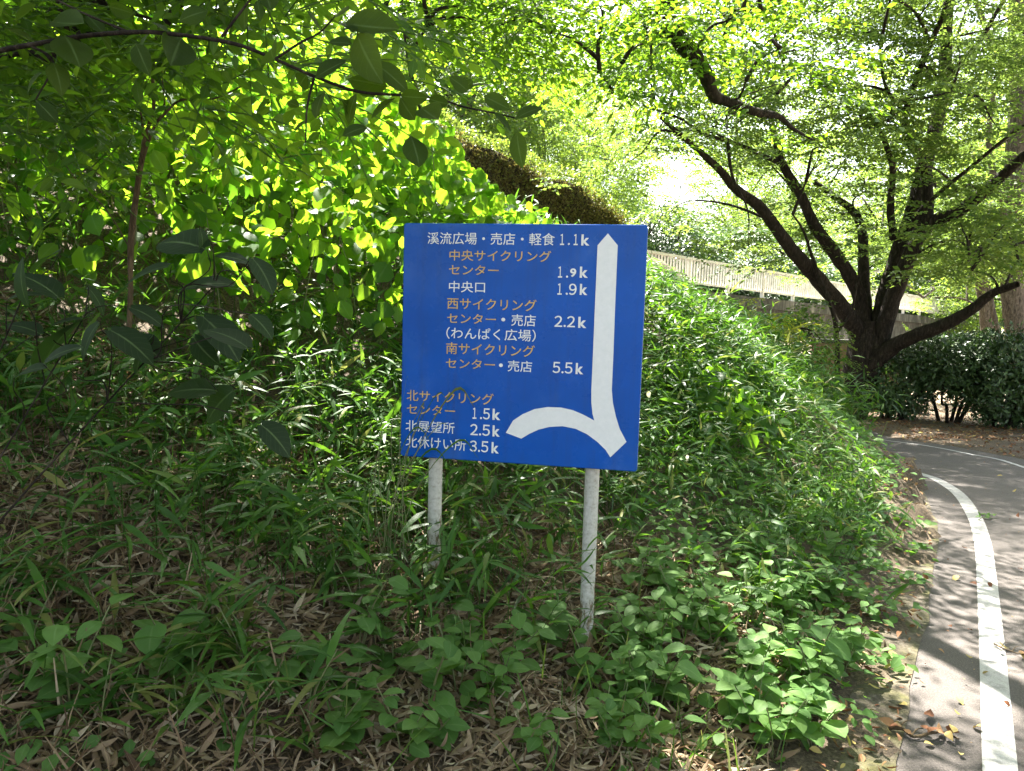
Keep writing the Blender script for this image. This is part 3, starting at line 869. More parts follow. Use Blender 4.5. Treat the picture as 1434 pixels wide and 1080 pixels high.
ol_limb([top0, (-4.6, 6.5, 8.2), (-3.4, 7.6, 9.2), (-1.5, 8.6, 9.6)], .12, .03)
ol_limb([top0, (-5.2, 2.5, 6.8), (-4.2, .8, 7.2)], .1, .03)
ol_limb([top0, (-4.4, 5.0, 5.2), (-3.4, 5.0, 4.6), P(120, -60, 4.6)], .05, .012)
osk = np.vstack(sk); cs = []
for lim, dep, nn in (((770, 1130, -60, 150), (6.0, 8.0), 26), ((540, 700, -60, 40), (5.0, 6.2), 12), ((-20, 330, -70, 40), (2.8, 3.7), 16), ((-30, 100, 60, 120), (2.8, 3.6), 3), ((700, 790, -60, 40), (6, 7.5), 4)):
    for _ in range(nn): cs.append(P(rng.uniform(*lim[:2]), rng.uniform(*lim[2:]), rng.uniform(*dep)) - ol)
q = 0
while q < 330:                        # the unseen crown overhead, shaped by where its shade should fall
    p = np.array([rng.uniform(-6.5, 4.6), rng.uniform(.5, 9.6), rng.uniform(5.0, 9.0)])
    if p[1] > .5 and wpx(p)[1] > -40: continue
    if p[1] - .64 * (p[2] - 1.6) > (2.0 if p[0] < -1.8 else 3.8): continue
    gx_, gy_ = p[0] + .155 * (p[2] - .4), p[1] - .63 * (p[2] - .4)
    if .9 < gx_ < 1.5 + .577 * (gy_ - 2.7) and gy_ > 2.5 and rng.random() < .9: q += .25; continue
    if -.7 < gx_ < .9 and 1.7 < gy_ < 2.75 and rng.random() < .65: continue
    cs.append(p - ol); q += 1
for _ in range(120):  # unseen clumps added along the sun's path to shade the lower left
    z_ = rng.uniform(5.0, 7.6); cs.append(np.array([rng.uniform(-3.4, .1) - .16 * (z_ - 1.4), rng.uniform(1.2, 3.3) + .63 * (z_ - 1.5), z_]) - ol)
grow(go, osk, cs, .03, .003)
go.build('trunk', B_DARK, ov)
crown(cs, 7, (.4, .4, .2), SP_NEAR, (.75, 1.15)).build('crown', G_NEAR, ov)

gen_tree('unseen_shade_tree', (7.4, 3.2, -.02), 8.5, (4.0, 4.2, 2.2), 7.6, 95, 7, SP_MID, (.45, .45, .22), B_PALE, G_TREE, .2, (-.4, .3), 'unseen tree leaning over the road from the right with leafy crown added for shade', seed=8)  # stands out of view, added to shade the near road

rt0 = bpy.data.objects['unseen_shade_tree']
for x, y, rz, sc in ((9.5, -4.5, 1.2, 1.05), (2.5, -8.5, 2.6, 1.1), (-5.5, -6.5, 4.0, 1.0), (12.5, 5.5, 5.0, 1.0)):  # copies added out of view to cut sky light on the foreground
    copy_tree(rt0, (x, y, 0), rz, sc, 'unseen tall leafy tree by the cycling road added to block sky light', 'unseen trees added to block sky light')

# pale trees on the right
p1 = P(1436, 640, 19.5); p1[2] = float(terrain(p1[0], p1[1]))
gt = empty('pale_trunk_tree', p1); tag(gt, 'tree with thick pale grey trunk rising behind the evergreen bushes at the right edge', 'tree')
g_ = Geo(); sk = [limb(g_, [P(*q) - p1 for q in ((1440, 640, 19.5), (1436, 560, 19.5), (1424, 470, 19.4), (1418, 400, 19.3), (1417, 300, 19.3), (1424, 200, 19.2), (1428, 100, 19.2), (1425, 0, 19.1), (1422, -90, 19))], .29, .19, 10, 6)]
for pts in (((1424, 470, 19.4), (1405, 490, 19.1), (1394, 450, 18.9), (1384, 400, 18.8)), ((1418, 330, 19.3), (1400, 280, 19), (1385, 200, 18.7), (1392, 120, 18.3)), ((1424, 200, 19.2), (1450, 140, 19), (1480, 60, 18.7)), ((1428, 110, 19.2), (1390, 60, 18.9), (1362, -10, 18.5))):
    sk.append(limb(g_, [P(*q) - p1 for q in pts], .10, .05, 7, 6))
sk = np.vstack(sk); cs = []
for _ in range(70): cs.append(P(rng.uniform(1300, 1560), rng.uniform(-200, 380), rng.uniform(17, 22)) - p1)
grow(g_, sk, cs, .04, .006)
g_.build('trunk', B_PALE, gt); crown(cs, 7, (.6, .6, .3), SP_MID, (1.0, 1.5)).build('crown', G_TREE, gt)
p2 = P(1400, 610, 22); p2[2] = float(terrain(p2[0], p2[1]))
gt2 = empty('leaning_tree', p2); tag(gt2, 'slender grey tree leaning left behind the low right limb of the forked tree', 'tree')
g_ = Geo(); sk = limb(g_, [P(*q) - p2 for q in ((1402, 610, 22), (1385, 470, 22), (1372, 380, 22), (1348, 310, 22), (1312, 255, 22), (1290, 205, 22), (1250, 150, 22))], .22, .08, 8, 6); cs = []
for _ in range(60): cs.append(P(rng.uniform(1180, 1420), rng.uniform(60, 420), rng.uniform(20, 25)) - p2)
grow(g_, sk, cs, .04, .006)
g_.build('trunk', B_PALE, gt2); crown(cs, 7, (.6, .6, .3), SP_MID, (1.0, 1.5)).build('crown', G_FAR, gt2)

# sapling growing in front of the bridge, left of the forked tree
p3 = P(1172, 575, 12.9); p3[2] = float(terrain(p3[0], p3[1]))
gs = empty('sapling', p3); tag(gs, 'thin forked sapling with fine leaves in front of the footbridge beam', 'tree')
g_ = Geo(); sk = [limb(g_, [P(*q) - p3 for q in ((1172, 600, 12.9), (1173, 530, 12.9), (1171, 462, 12.9), (1164, 430, 12.8), (1147, 385, 12.7), (1135, 350, 12.6))], .055, .018, 7, 6),
                  limb(g_, [P(*q) - p3 for q in ((1172, 465, 12.9), (1191, 440, 12.8), (1196, 420, 12.7), (1203, 390, 12.6), (1222, 372, 12.4))], .03, .012, 6, 6)]
sk = np.vstack(sk); cs = [P(rng.uniform(1075, 1165), rng.uniform(440, 530), rng.uniform(11.6, 13)) - p3 for _ in range(17)]
grow(g_, sk, cs, .015, .003)
g_.build('trunk', B_DARK, gs); crown(cs, 6, (.22, .22, .14), SP_MID, (.6, .95)).build('crown', G_TREE, gs)
p4 = P(1030, 500, 11.2); p4[2] = float(terrain(p4[0], p4[1]))
gs = empty('young_maple', p4); tag(gs, 'small bright yellow green sapling on the bank below the footbridge railing', 'tree')
g_ = Geo(); sk = limb(g_, [np.zeros(3), [0, 0, .5], P(1042, 440, 11.2) - p4], .02, .01, 6, 6); cs = [P(rng.uniform(995, 1085), rng.uniform(440, 490), rng.uniform(10.8, 11.6)) - p4 for _ in range(9)]
grow(g_, sk, cs, .012, .003)
g_.build('trunk', B_STEM, gs); crown(cs, 6, (.16, .16, .1), SP_MID, (.6, .9)).build('crown', G_MAPLE, gs)

es = gen_tree('evergreen_shrub', (7.5, 27.5, 1.3), 2.9, (1.9, 1.6, 1.35), 1.75, 60, 7, SP_MID, (.3, .3, .25), B_DARK, G_BUSH, .07, (.1, 0), 'dark evergreen shrub behind the footbridge railing', 'shrub', 'evergreen shrubs behind the footbridge railing', 61, (1.0, 1.5))
for x_, y_, r_, z_ in ((4.6, 25.0, 1, .8), (10.4, 30.4, 2, .3), (13.2, 33.0, 3, .2), (16.2, 35.6, 4, .1), (19.4, 38.4, 5, 0), (22.6, 41.2, 6, -.1), (26, 44.5, 7, -.2)):
    copy_tree(es, (x_, y_, z_ + .9), r_, 1.0 + .05 * (r_ % 3), 'dark evergreen shrub behind the footbridge railing')

# far trees: three kinds, then copies
FG = 'far trees in the sunlit wood'
LB = ['far yellow green broadleaf tree in the sunlit wood behind the hedge and bridge', 'far tall pale green tree in the sunlit wood behind the hedge and bridge', 'far darker green tree in the sunlit wood behind the hedge and bridge']
def far_gap(c): 
    px, py = wpx(c); return gap(px, py + 10)
kinds = [gen_tree('broadleaf_tree', (-9, 34, 2.4), 12, (5.0, 5.0, 5.2), 7.5, 130, 9, SP_FAR, (.8, .8, .5), B_PALE, G_FAR, .25, (.3, .2), LB[0], 'tree', FG, 31, (.8, 1.3)),
         gen_tree('broadleaf_tree', (4, 46, -1), 16, (4.4, 4.4, 7.2), 9.5, 150, 9, SP_FAR, (.8, .8, .6), B_PALE, G_FAR, .28, (-.3, .2), LB[1], 'tree', FG, 32, (.8, 1.3)),
         gen_tree('broadleaf_tree', (16, 50, -1), 10, (5.0, 5.0, 4.4), 5.6, 120, 9, SP_FAR, (.8, .8, .45), B_DARK, G_TREE, .22, (.2, -.2), LB[2], 'tree', FG, 33, (.8, 1.3))]
spots = [(0, -15, 24, 1, 1.0), (0, -3, 30, .4, .9), (1, -12, 42, .2, 1.1), (1, -22, 36, 2, 1.1), (1, 18, 64, 1, 1.2), (2, 24, 46, .6, 1.1), (0, 29, 40, 2.9, 1.2), (1, 34, 56, 1.8, 1.2), (2, 22, 30, 1.4, .85),
         (0, 41, 48, .3, 1.3), (1, -2, 62, 2.2, 1.2), (1, -18, 60, .7, 1.3), (0, 48, 66, .3, 1.5), (2, 13, 40, 2.2, .6), (0, 6, 36, 1.9, .55), (1, 27, 78, .9, 1.5), (0, 9, 85, 2.0, 1.1), (2, 36, 34, .5, 1.2), (0, 19, 37, 1.2, .7)]
extra = [(0, -5.5, 26, 1.3, .8, None), (1, -1.8, 29, .3, .75, None), (0, 1.2, 33, 2.5, .8, None), (1, 3.2, 40, 2.5, .9, None)]
for k, x, y, rz, sc, zz_ in [(*q, None) for q in spots] + extra:
    z = zz_ if zz_ is not None else (2.4 if x < 2 and y < 40 else -1.2)
    copy_tree(kinds[k], (x, y, z), rz, sc, LB[k], FG)

# ------------------------------------------------------------------ hedge on the upper path
hA, hB = np.array([-5.6, 7.6]), np.array([2.45, 17.8])
ht = catmull([hA, (-4.1, 9.1), (-1.0, 13.0), hB], 14)
gcore, gl = Geo(), Geo()
hn = normals(ht); n_ = len(ht)
top_z = np.interp(np.linspace(0, 1, n_), [0, .25, .55, 1], [4.62, 4.60, 4.50, 3.85]) + .05 * np.sin(np.arange(n_) * 1.3) - .5 * sstep(n_ - 6, n_ - 1, np.arange(n_))
bot_z = np.array([float(terrain(*p)) for p in ht]) - .1
HW = .45
prof = []
for u in np.linspace(0, 1, 9): prof.append((HW * (1 - .12 * u), u * .96))
for u in np.linspace(0, 1, 5)[1:]: prof.append((HW * .88 * (1 - 2 * u), .96 + .04 * math.sin(math.pi * u)))
for u in np.linspace(1, 0, 9)[1:]: prof.append((-HW * (1 - .12 * u), u * .96))
m_ = len(prof)
Vh = np.array([[*(ht[i] + hn[i] * o * .9), bot_z[i] + (top_z[i] - bot_z[i] - .06) * u] for i in range(n_) for o, u in prof]) + rng.normal(0, .02, (n_ * m_, 3))
Fh = [[i * m_ + q, (i + 1) * m_ + q, (i + 1) * m_ + q + 1, i * m_ + q + 1] for i in range(n_ - 1) for q in range(m_ - 1)]
gcore.add(Vh, Fh, .2)
M_HCORE, n, b = newmat('hedge_twigs')
f = noise(n, 60, 6, .7); n.links.new(ramp(n, f, [(.35, (.012, .008, .005)), (.6, (.05, .034, .02)), (.8, (.12, .085, .05))]), b.inputs['Base Color']); bump(n, b, f, 1, .04); b.inputs['Roughness'].default_value = 1
hr = empty('clipped_hedge', (*hB, bot_z[-1])); hl = np.array(hr.location)
tag(hr, 'long clipped hedge with brown twiggy face running along the top of the bank', 'hedge')
gcore.V = [v - hl.astype(np.float32) for v in gcore.V]; gcore.build('twig_core', M_HCORE, hr)
k = 60000
t = rng.uniform(0, n_ - 1.001, k); i = t.astype(int); fr = (t - i)[:, None]
q = rng.random(k)
pi_ = np.where(q < .55, rng.uniform(0, 8, k), np.where(q < .9, rng.uniform(8, 12, k), rng.uniform(12, m_ - 1.01, k)))
po = np.array([p[0] for p in prof]); pz = np.array([p[1] for p in prof])
off, up_ = np.interp(pi_, np.arange(m_), po), np.interp(pi_, np.arange(m_), pz)
cxy = ht[i] * (1 - fr) + ht[i + 1] * fr; nn_ = hn[i]
zz = (bot_z[i] + (top_z[i] - bot_z[i]) * up_)
pos = np.column_stack([cxy + nn_ * off[:, None], zz]) + rng.normal(0, .035, (k, 3)) - hl
topmask = (pi_ > 7.6) & (pi_ < 12.4)
TQ = (np.array([[0, 0, 0], [.3, .45, .06], [0, 1, -.1], [-.3, .45, .06]]), np.array([[0, 1, 2, 3]]), np.array([[.5, 0], [1, .5], [.5, 1], [0, .5]]))
pos[topmask, 2] += np.abs(rng.normal(0, .09, topmask.sum()))
put(gl, TQ, pos[topmask], frames(rand_dirs(topmask.sum(), .5, .5), norm(rng.normal(0, 1, (topmask.sum(), 3)) + [0, -.6, .3])), rng.uniform(.04, .075, topmask.sum()), rng.uniform(.3, 1, topmask.sum()))
sm = ~topmask
put(gl, TQ, pos[sm], frames(rand_dirs(sm.sum(), 0, .8), norm(rng.normal(0, 1, (sm.sum(), 3)))), rng.uniform(.035, .07, sm.sum()), rng.uniform(0, 1, sm.sum()) , 1)
M_HSIDE = leafmat('hedge_side_leaf', [(.05, .038, .018), (.11, .09, .036), (.20, .17, .07), (.08, .12, .03)], [(.16, .12, .03), (.26, .26, .05)], .4, .7)
gl.build('leaves', [G_HEDGE, M_HSIDE], hr)

# ------------------------------------------------------------------ evergreen bushes on the right verge
T_EV = leaf(3, .2, .5, .25, .2)
def bush(pxs, top, dep, width, n_l, label, lift, seed):
    global rng
    keep = rng; rng = np.random.default_rng(seed)
    b0 = P(pxs, 625, dep); b0[2] = float(terrain(b0[0], b0[1]))
    hgt = P(pxs, top, dep)[2] - b0[2]
    rt_ = empty('evergreen_bush', b0); tag(rt_, label, 'bush', 'evergreen bushes behind the road')
    g = Geo(); cs = []
    for s in range(7):
        a = rng.uniform(0, 6.28); e = np.array([math.cos(a) * width * .5, math.sin(a) * width * .4, hgt * rng.uniform(.5, .85)])
        st = np.array([math.cos(a) * .15, math.sin(a) * .15, -.1])
        cs.append(limb(g, [st, st + (e - st) * .35 + [0, 0, .1], st + (e - st) * .7 + rng.normal(0, .08, 3), e], .035, .012, 6, 5))
    g.build('stem', B_DARK, rt_)
    k = n_l // 9
    d = norm(rng.normal(0, 1, (k, 3))); r_ = rng.uniform(.45, 1, k) ** .5
    lump = 1 + .16 * np.sin(4 * d[:, 0] + seed) * np.cos(3 * d[:, 2] + 5 * d[:, 1])
    cz = (hgt * (1 + lift)) / 2; rz_ = hgt * (1 - lift) / 2
    c = d * (r_ * lump)[:, None] * [width * .62, width * .5, rz_] + [0, 0, cz]
    gl = Geo()
    pos = np.repeat(c, 9, 0) + rng.normal(0, .05, (k * 9, 3))
    dr = norm(np.repeat(d, 9, 0) * .7 + rng.normal(0, .7, (k * 9, 3)) + [0, 0, .1])
    put(gl, T_EV, pos, frames(dr, norm(np.repeat(d, 9, 0) + [0, 0, .8] + rng.normal(0, .4, (k * 9, 3)))), rng.uniform(.07, .13, k * 9), rng.uniform(0, 1, k * 9))
    gl.build('foliage', G_BUSH, rt_); rng = keep
bush(1246, 490, 14.6, 1.35, 6500, 'dark evergreen bush just right of the forked tree trunk', .05, 41)
bush(1325, 468, 14.2, 1.5, 8500, 'dark glossy evergreen bush with bare stems and sunlit sand showing underneath', .36, 42)
bush(1405, 462, 13.6, 1.6, 9500, 'dark evergreen bush at the right edge below the pale trunk', .03, 43)
bush(1480, 455, 13.4, 1.7, 6000, 'evergreen bush cut by the right edge of the picture above the road', .03, 45)

# ------------------------------------------------------------------ bank vegetation (ground cover)
def scatter(n, x0, x1, y0, y1, dens, smin=.02):
    x, y = rng.uniform(x0, x1, n), rng.uniform(y0, y1, n)
    s = sdist(x, y, EC) - .15
    m = (s > smin) & (rng.random(n) < dens(x, y, s))
    return x[m], y[m], s[m]


def shade_zone(x, y, s): return None
ystart = lambda x: np.interp(x, [-3, -1.6, -.8, 0], [3.6, 3.9, 4.3, 4.9])
kud = lambda x, y, s: sstep(2.4, 3.6, s + fnoise(x, y, 1.6) * .5) * np.where(y > ystart(x) - .4, 1, 0)

T_SASA = leaf(5, .065, .32, .18, .35)
T_SASAW = leaf(5, .085, .35, .16, .25)
def sasa(n, dens, hmu, lens, box_, tint0=0, lpc=(4, 8), name='bamboo_grass'):
    x, y, s = scatter(n, *box_, dens); k = len(x)
    z = terrain(x, y); hh = hmu * rng.uniform(.5, 1.35, k)
    lean_ = rng.normal(0, .28, (k, 2)) + np.array([.10, -.22])
    base = np.column_stack([x, y, z]); topp = base + np.column_stack([lean_ * hh[:, None], hh])
    g = Geo()
    # stems as slim 3-sided tapering rods
    a = np.arange(3) * 2.094
    ring = np.stack([np.cos(a), np.sin(a), 0 * a], 1)
    mid = (base + topp) / 2 + np.column_stack([-lean_ * .12 * hh[:, None], .03 * hh])
    V = np.stack([base[:, None] + ring * .0022, mid[:, None] + ring * .0019, topp[:, None] + ring * .0012], 1).reshape(k, 9, 3)
    f0 = np.array([[b * 3 + q, b * 3 + (q + 1) % 3, b * 3 + 3 + (q + 1) % 3, b * 3 + 3 + q] for b in (0, 1) for q in range(3)])
    g.add(V.reshape(-1, 3), (f0[None] + (np.arange(k) * 9)[:, None, None]).reshape(-1, 4), .45, mi=0)
    for T, frac in ((T_SASA, .65), (T_SASAW, .35)):
        nl = rng.integers(*lpc, k); nl = (nl * frac + rng.random(k)).astype(int)
        idx = np.repeat(np.arange(k), nl); m = len(idx)
        u = rng.uniform(.45, 1, m)[:, None]
        p = base[idx] * (1 - u) + topp[idx] * u
        d = rand_dirs(m, .15, .45); d[:, 1] -= .25
        tint = np.clip(rng.normal(.42, .22, m) + tint0 + (rng.random(m) < .04) * .5, 0, 1)
        put(g, T, p, frames(norm(d), jitter_up(m, .45)), rng.uniform(*lens, m), tint)
    return g

g = sasa(21000, lambda x, y, s: np.clip(sstep(1.15, 1.9, s - .25 * fnoise(x, y, 2)) * (.04 + sstep(2.35, 3.1, y + .3 * fnoise(x, y + 3, 2.5) - .06 * np.maximum(0, -.8 - x))) * (1 - .6 * kud(x, y, s)), 0, 1), .34, (.08, .18), (-6.5, 4.6, 1.2, 11))
tag(g.build('bamboo_grass', G_SASA), 'dark dwarf bamboo grass covering the bank behind the sign', 'bamboo grass', kind='stuff')
bendlow = lambda y: sstep(5.5, 7.5, y) * (1 - sstep(8.7, 9.3, y))
g = sasa(2600, lambda x, y, s: sstep(.0, .2, s) * (1 - sstep(1.4, 1.9, s)) * sstep(8.7, 9.3, y), .55, (.10, .18), (2.6, 4.6, 8.7, 11.6), .05)
tag(g.build('bamboo_grass', G_SASA), 'taller bamboo grass at the nose of the bank in front of the forked tree', 'bamboo grass', kind='stuff')
g = sasa(9000, lambda x, y, s: sstep(.1, .5, s) * (sdist(x, y, HC) < -.9), .10, (.07, .13), (-1.0, 5.0, 10.5, 20), .1)
tag(g.build('bamboo_grass', G_SASA), 'bamboo grass on the far bank below the hedge and the railing', 'bamboo grass', kind='stuff')
# finer, lighter grass towards the road and in the far right bank
g = sasa(6000, lambda x, y, s: sstep(.1 + .4 * bendlow(y), .5 + .55 * bendlow(y), s) * (1 - sstep(1.6, 2.6, s)) * sstep(3.2, 5, y) * .6, .24, (.08, .16), (.5, 4.8, 3.2, 11), .12)
tag(g.build('bank_grass', G_SASA), 'bright long bladed grass on the sunny bank right of the sign', 'grass', kind='stuff')

# broad leaved climbers on the upper bank
T_KUD = [leaf(5, .42, .36, .12, .22, .75, heart=.7), leaf(5, .36, .38, -.1, .3, .8, heart=.5), leaf(4, .5, .42, .2, .15, .7, heart=.6)]
def canopy_h(x, y, s):
    return np.clip((.25 + .85 * sstep(2.2, 4.0, s) + .25 * sstep(-1, -2.5, x) + .35 * fnoise(x + 3, y, 1.7) + .16 * fnoise(x, y + 5, 5)) , .08, 2.2)
def climbers(n, dens, size, box_, mat, name, label, cat, up=1.0, sun_tilt=(-.1, -.3, 1), hmul=1.0, tint0=0., cap=None):
    x, y, s = scatter(n, *box_, dens); k = len(x)
    hc = canopy_h(x, y, s) * hmul
    if cap is not None: hc = np.minimum(hc, np.maximum(.08, cap(x, y) - terrain(x, y)))
    u = np.where(rng.random(k) < .6, 1 - np.abs(rng.normal(0, .2, k)), rng.uniform(.05, 1, k)); u = np.clip(u, .05, 1.15)
    pos = np.column_stack([x, y, terrain(x, y) + hc * u])
    d = rand_dirs(k, -.2, .35); d[:, 1] -= .35
    upv = jitter_up(k, .38, norm(np.array(sun_tilt)))
    hang = rng.random(k) < .6
    d[hang] = d[hang] * .5 + [0, -.1, -.75]; upv[hang] = norm(np.array([0, -1, .25]) + rng.normal(0, .4, (hang.sum(), 3)))
    g = Geo(); w = rng.integers(0, 3, k); tint = np.clip(rng.normal(.5, .28, k) + tint0, 0, 1)
    sz = rng.uniform(*size, k) * np.where(rng.random(k) < .12, 1.4, 1)
    for q in range(3):
        m = w == q; put(g, T_KUD[q], pos[m], frames(norm(d[m]), upv[m]), sz[m], tint[m])
    # trailing stems
    for _ in range(len(x) // 60):
        i = rng.integers(0, k); q = pos[i]; l = rng.uniform(.3, .9); a = rng.uniform(0, 6.28)
        cv = catmull([[q[0], q[1], q[2] - hc[i] * .7], [q[0] + .1 * math.cos(a), q[1] + .1 * math.sin(a), q[2] - .25 * hc[i]], [q[0] + l * .5 * math.cos(a), q[1] + l * .5 * math.sin(a), q[2] + .04]], 4)
        V, F = tube(cv, np.linspace(.004, .002, len(cv)), 4); g.add(V, F, .1, mi=1)
    o = g.build(name, [mat, M_GSTEM]); tag(o, label, cat, kind='stuff'); return o

def capz(x, y):
    """keeps the climbers below the hedge line towards the right"""
    r = x / np.maximum(y, .1)
    return np.interp(r, [-.5, -.2, -.12, -.06, .0, .12, .25, .4], [4.7, 4.5, 3.5, 2.75, 2.5, 2.35, 1.95, 1.2])
climbers(42000, lambda x, y, s: kud(x, y, s) * sstep(0, .7, y - ystart(x)), (.07, .13), (-7, 3.4, 3.5, 12.5), G_KUDZU, 'climbing_vines', 'sunlit broad leaved climbing vines heaped over the upper bank', 'vines', cap=capz, hmul=1.15)
climbers(12000, lambda x, y, s: sstep(.8, 1.4, s) * sstep(5.2, 6.5, y) * (.35 + .65 * sstep(-.2, .5, fnoise(x, y + 2, 4.5))) * (1 - .4 * sstep(2.2, 3.2, s)), (.06, .13), (1.4, 4.6, 5.4, 11.5), G_KUDZU, 'bank_vines', 'bright broad leaved vines on the bank crest right of the sign', 'vines', hmul=.62)

# low leafy ground cover on the verge between sign and road
T_COV = [leaf(4, .36, .4, .15, .15, .85, heart=.35), leaf(4, .3, .38, .2, .2, .8)]
def cover(n, dens, size, box_, hgt, tint0, name, label):
    x, y, s = scatter(n, *box_, dens); k = len(x)
    clump = np.clip(.5 + .5 * fnoise(x, y, 4), .15, 1)
    pos = np.column_stack([x, y, terrain(x, y) + hgt * clump * rng.uniform(.25, 1.0, k)])
    d = rand_dirs(k, .0, .3); d[:, 1] -= .2
    g = Geo(); w = rng.integers(0, 2, k); tint = np.clip(rng.normal(.45, .25, k) + tint0, 0, 1)
    sz = rng.uniform(*size, k)
    for q in range(2):
        m = w == q; put(g, T_COV[q], pos[m], frames(norm(d[m]), jitter_up(m.sum(), .3, norm(np.array([.1, -.25, 1.])))), sz[m], tint[m])
    o = g.build(name, [G_HERB]); tag(o, label, 'ground cover', kind='stuff')
cover(26000, lambda x, y, s: sstep(.07, .3, s + .12 * fnoise(x, y, 3)) * (1 - sstep(1.0, 1.9, s - .15 * np.maximum(0, y - 4))) * sstep(-.35, .15, fnoise(x + 4, y, 2.3) + .55) * (.06 + .94 * sstep(.55, 1.1, x + .25 * fnoise(x, y, 2.2) - .35 * np.maximum(0, y - 3.4) * 0)), (.03, .075), (.1, 4.6, 2.0, 10), .14, .1, 'leafy_ground_cover', 'low green leafy ground cover between the sign and the road')
cover(11000, lambda x, y, s: sstep(.2, .6, s) * (1 - sstep(1.5, 2.4, s - .1 * np.maximum(0, y - 5))) * sstep(3.6, 4.6, y) * sstep(-.3, .2, fnoise(x + 2, y, 2.7) + .2), (.04, .085), (.8, 4.6, 3.6, 10), .34, .2, 'bank_ground_cover', 'taller bright broad leaved ground cover on the sunny bank above the road edge')
cover(6000, lambda x, y, s: sstep(.9, 1.2, s) * (1 - sstep(4, 5, s)) * sstep(.0, .6, fnoise(x, y, 3.1)), (.025, .06), (-3.2, 1.4, 1.6, 4.6), .14, -.1, 'sparse_ground_cover', 'sparse small green weeds among the dry leaves below the sign')

# dry leaves, straw
T_DRY = [leaf(5, .065, .4, .6, .3), leaf(5, .10, .45, -.5, -.25), leaf(5, .24, .45, .4, .3)]
def litter(n, dens, size, box_, mat, name, label, tint0=.0, w3=(0, 3)):
    x, y, s = scatter(n, *box_, dens, -.15); k = len(x)
    pos = np.column_stack([x, y, terrain(x, y) + rng.uniform(.003, .035, k)])
    g = Geo(); w = rng.integers(*w3, k); tint = np.clip(rng.normal(.5, .3, k) + tint0, 0, 1); sz = rng.uniform(*size, k)
    for q in range(3):
        m = w == q
        if m.sum(): put(g, T_DRY[q], pos[m], frames(norm(rand_dirs(m.sum(), .06, .33)), jitter_up(m.sum(), .7)), sz[m], tint[m])
    tag(g.build(name, mat), label, 'leaf litter', kind='stuff')
litter(46000, lambda x, y, s: sstep(.1, .4, s) * np.where(s < 4.5, 1, 0), (.03, .105), (-3.2, 2.0, 1.4, 4.2), D_LEAF, 'leaf_litter', 'dry tan bamboo leaf litter on the slope below the sign', .1, (0, 2))
litter(9000, lambda x, y, s: np.where(s < .4, 1, .0) * (.25 + .75 * sstep(-.3, .4, fnoise(x, y, 4))) * np.where(s < -.06, .35, 1), (.02, .055), (.6, 4.8, 1.8, 10), D_RED, 'edge_leaf_litter', 'reddish brown fallen leaves along the edge of the road', 0, (1, 3))

def verge(n, name, label, size, band, cat, lift=.004, T3=T_DRY, mat=D_RED):
    i = rng.integers(60, 190, n); off = rng.uniform(*band, n); nn2 = normals(right)[i]
    xy = right[i] + nn2 * off[:, None] + rng.normal(0, .1, (n, 2))
    z = np.where(off < .3, zroad(xy[:, 1]) + .006, terrain(xy[:, 0], xy[:, 1]) + .006)
    g = Geo(); w = rng.integers(1, 3, n); sz = rng.uniform(*size, n); tint = np.clip(rng.normal(.4, .3, n), 0, 1); pos = np.column_stack([xy, z + rng.uniform(0, .02, n)])
    for q in (1, 2):
        m = w == q; put(g, T3[q], pos[m], frames(rand_dirs(m.sum(), .02, .2), jitter_up(m.sum(), .3)), sz[m], tint[m])
    tag(g.build(name, mat), label, cat, kind='stuff')
verge(9000, 'verge_leaf_litter', 'brown fallen leaves on the verge under the evergreen bushes', (.03, .08), (.5, 3.2), 'leaf litter')
verge(1500, 'road_crumbs', 'tiny bits of leaf and bark strewn over the asphalt', (.006, .018), (-2.9, .3), 'debris')

def straw(n, dens, box_, hgt, mat, name, label, tint, cat='grass', el=1.0):
    x, y, s = scatter(n, *box_, dens); k = len(x)
    T = leaf(4, .016 if el > .5 else .03, .4, .2, .25)
    pos = np.column_stack([x, y, terrain(x, y) + (0 if el > .5 else .015)])
    d = rand_dirs(k, el, .38)
    g = Geo(); put(g, T, pos, frames(norm(d), norm(rng.normal(0, 1, (k, 3)))), hgt * rng.uniform(.4, 1.4, k), np.clip(rng.normal(tint, .2, k), 0, 1))
    tag(g.build(name, mat), label, cat, kind='stuff')
straw(9000, lambda x, y, s: sstep(.3, .8, s), (-3.2, 1.9, 1.4, 4.0), .09, D_LEAF, 'straw_litter', 'matted broken straw lying on the slope below the sign', .5, 'straw', .12)
straw(5200, lambda x, y, s: sstep(.5, 1, s) * sstep(-.5, .4, fnoise(x, y, 2.6)) * (1 - sstep(2.6, 3.2, y)), (-3.2, 2.0, 1.4, 3.4), .16, D_LEAF, 'dry_straw', 'dry straw stalks standing among the weeds', .45, 'straw')
straw(6500, lambda x, y, s: sstep(.15, .5, s) * sstep(-.4, .5, fnoise(x + 7, y, 3.4)), (-3.2, 4.6, 1.6, 9.0), .2, G_SASA, 'thin_grass', 'thin green grass blades on the verge', .6)

